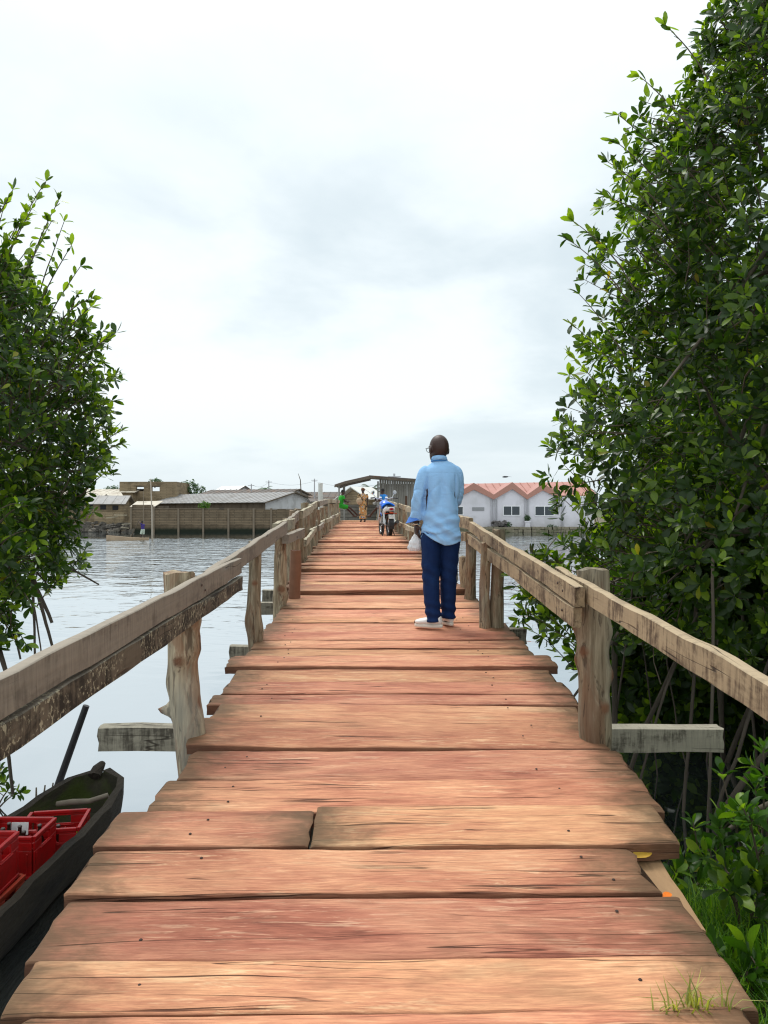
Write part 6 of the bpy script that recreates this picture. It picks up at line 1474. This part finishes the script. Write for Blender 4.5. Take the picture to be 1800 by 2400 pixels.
# low wall and bench behind the figures
lw = thing('low_block_wall', 'low grey block wall closing the far end of the bridge', 'wall', (X(848, 48), 48, 1.0)); mb = MB(); mb.box((X(840, 48), 48, 1.45), (X(884, 48) - X(800, 48), .18, 1.1)); mb.build('panel', block_wall('grey_block_wall', (.30, .28, .24), (.25, .23, .2), (.16, .15, .13)), lw)
gable_house('pale house with a slanting white tin roof behind the porch', (X(893, 62), 62), 1.3, 3.4, R(42), .9, Z(1166, 62), Z(1144, 63), M['block2'], plain('slanting_white_roof', (.62, .61, .57), .6, .1, 2, .1), None, .5)
gable_house('brown house glimpsed behind the shed porch and the palms', (X(850, 72), 72), 4.5, 5, R(10), .9, Z(1177, 72), Z(1170, 73), M['boards'], M['tin_dark'], None, .4)

# ---- far canoe, its boatman, stake in the water
c0 = at(312, 1266, 71); fc = thing('pirogue', 'slim pale wooden pirogue crossing the open water', 'canoe', (c0.x - .5, 71, WZ))
mb = MB(); n = 16; V = []; F = []; LL = 3.9; xs = -LL / 2
for i in range(n):
    f = i / (n - 1); wv = .28 * math.sin(math.pi * min(max(f, .04), .96)) ** .5; zr = .20 + .28 * (1 - f) ** 2.2 + .04 * f
    for (yy, zz_) in [(-wv, zr), (-wv * .8, -.05), (0, -.14), (wv * .8, -.05), (wv, zr), (wv * .8, zr - .03), (0, .02), (-wv * .8, zr - .03)]: V.append((xs + LL * f, yy, zz_))
for i in range(n - 1):
    for k in range(8): F.append((i * 8 + k, i * 8 + (k + 1) % 8, (i + 1) * 8 + (k + 1) % 8, (i + 1) * 8 + k))
F += [tuple(range(7, -1, -1)), tuple((n - 1) * 8 + k for k in range(8))]
MB().add(V, F).build('hull', plain('pale_canoe_wood', (.34, .25, .165), .7, .25, 2, .2), fc, world=False, smooth=True, auto=50)
PB = dict(STAND); PB['arm_l'] = [(-.17, 0, 1.39), (-.22, .18, 1.52), (-.16, .38, 1.62)]; PB['arm_r'] = [(.17, 0, 1.39), (.22, .10, 1.12), (.14, .34, 1.18)]; PB['leg_l'] = [(-.09, 0, .90), (-.12, .14, .50), (-.12, .12, .085)]; PB['leg_r'] = [(.09, 0, .90), (.12, .06, .48), (.12, -.12, .085)]; PB['chest'] = (0, .05, 1.30); PB['neck'] = (0, .08, 1.45); PB['head'] = (0, .12, 1.575)
bx = at(335, 1266, 71).x
figure('boatman in purple shirt and pale shorts poling the pirogue upright', (bx, 71, WZ + .06), R(62), 1.72, PB, [('shirt', cloth('purple_shirt', (.05, .035, .16)), top_fn(PB, .5)), ('shorts', cloth('pale_green_shorts', (.42, .48, .40)), bottom_fn(PB, .5, .11))], dsk, vox=.015)
pt = Vector((bx, 71, WZ + .06)) + Matrix.Rotation(R(62), 3, 'Z') @ Vector((-.16, .42, 1.64)); pb = Vector((bx - .45, 70.8, WZ + .06)) + Matrix.Rotation(R(62), 3, 'Z') @ Vector((.14, .38, 1.1)); pb = pt + (pb - pt) * 2.6
mb = MB(); mb.tube([pt + (pt - pb).normalized() * .25, pt, pb], .03, 7); o = mb.build('punt_pole', M['twig'], smooth=True); tag(o, 'thin dark pole held by the boatman', 'pole')
mb = MB(); a = at(353, 1122, 70); mb.tube([(at(357, 1268, 70).x, 70, -2.2), (at(356, 1200, 70).x, 70, 1.55), a], [.075, .065, .04], 8); o = mb.build('fishing_stake', plain('bleached_stake', (.36, .31, .25), .8, .2, 4, .2), smooth=True); tag(o, 'tall thin stake standing upright in open water beside the pirogue', 'stake')
mb = MB(); a = at(336, 1150, 90); mb.tube([(a.x - .1, 90, -2.2), (a.x, 90, .5), a], [.05, .045, .03], 7); o = mb.build('fishing_stake', M['pillar'], smooth=True); tag(o, 'short faint stake standing before the lean-to shed', 'stake')
# gliding bird
b0 = at(1184, 1118, 80); bd = thing('bird', 'dark bird gliding in the sky over the gabled house', 'bird', tuple(b0)); mb = MB()
limb(mb, [(-.3, 0, 0), (-.1, 0, .02), (.15, 0, .02), (.32, 0, .04)], [.03, .09, .08, .03], 10, 10)
for s_ in (-1, 1): limb(mb, [(.05, 0, .03), (.15, s_ * .30, .06), (-.05, s_ * .75, .02)], [(.10, .02), (.10, .018), (.03, .01)], 8, 8)
limb(mb, [(.05, 0, .03), (.30, -.10, .05), (.62, -.25, .0)], [(.08, .02), (.08, .015), (.02, .008)], 8, 8)
mb.build('body', plain('dark_feathers', (.03, .03, .035), .7, .2, 10, 0), bd, world=False, smooth=True)

# low woods along the far shore where no house stands
g = np.random.default_rng(55); T = []
for (xa_, xb_) in ((33, 150), (-150, -52)):
    n = 1500; xx = g.uniform(xa_, xb_, n); yy = g.uniform(104, 116, n); hh = 2.2 + 2.4 * np.array([.5 + mnoise.noise((a * .11, b * .2, 2.0)) for a, b in zip(xx, yy)])
    T.append(np.stack([xx, yy, -.6 + hh * g.uniform(.05, 1, n) ** .7], 1))
T = np.concatenate(T); pos, y, zc, L, fr = leaf_frames(T, np.array([0, -.4, .8]) + g.normal(0, .5, T.shape), 5, g, size=(.5, .9))
V, F = leaf_soup(pos, y, zc, L); tag(link('woods', big_mesh(V, F, M['leaf_far'], {'tint': np.repeat(np.clip(g.normal(.3, .2, len(L)), 0, .9), NLO)})), kind='stuff')
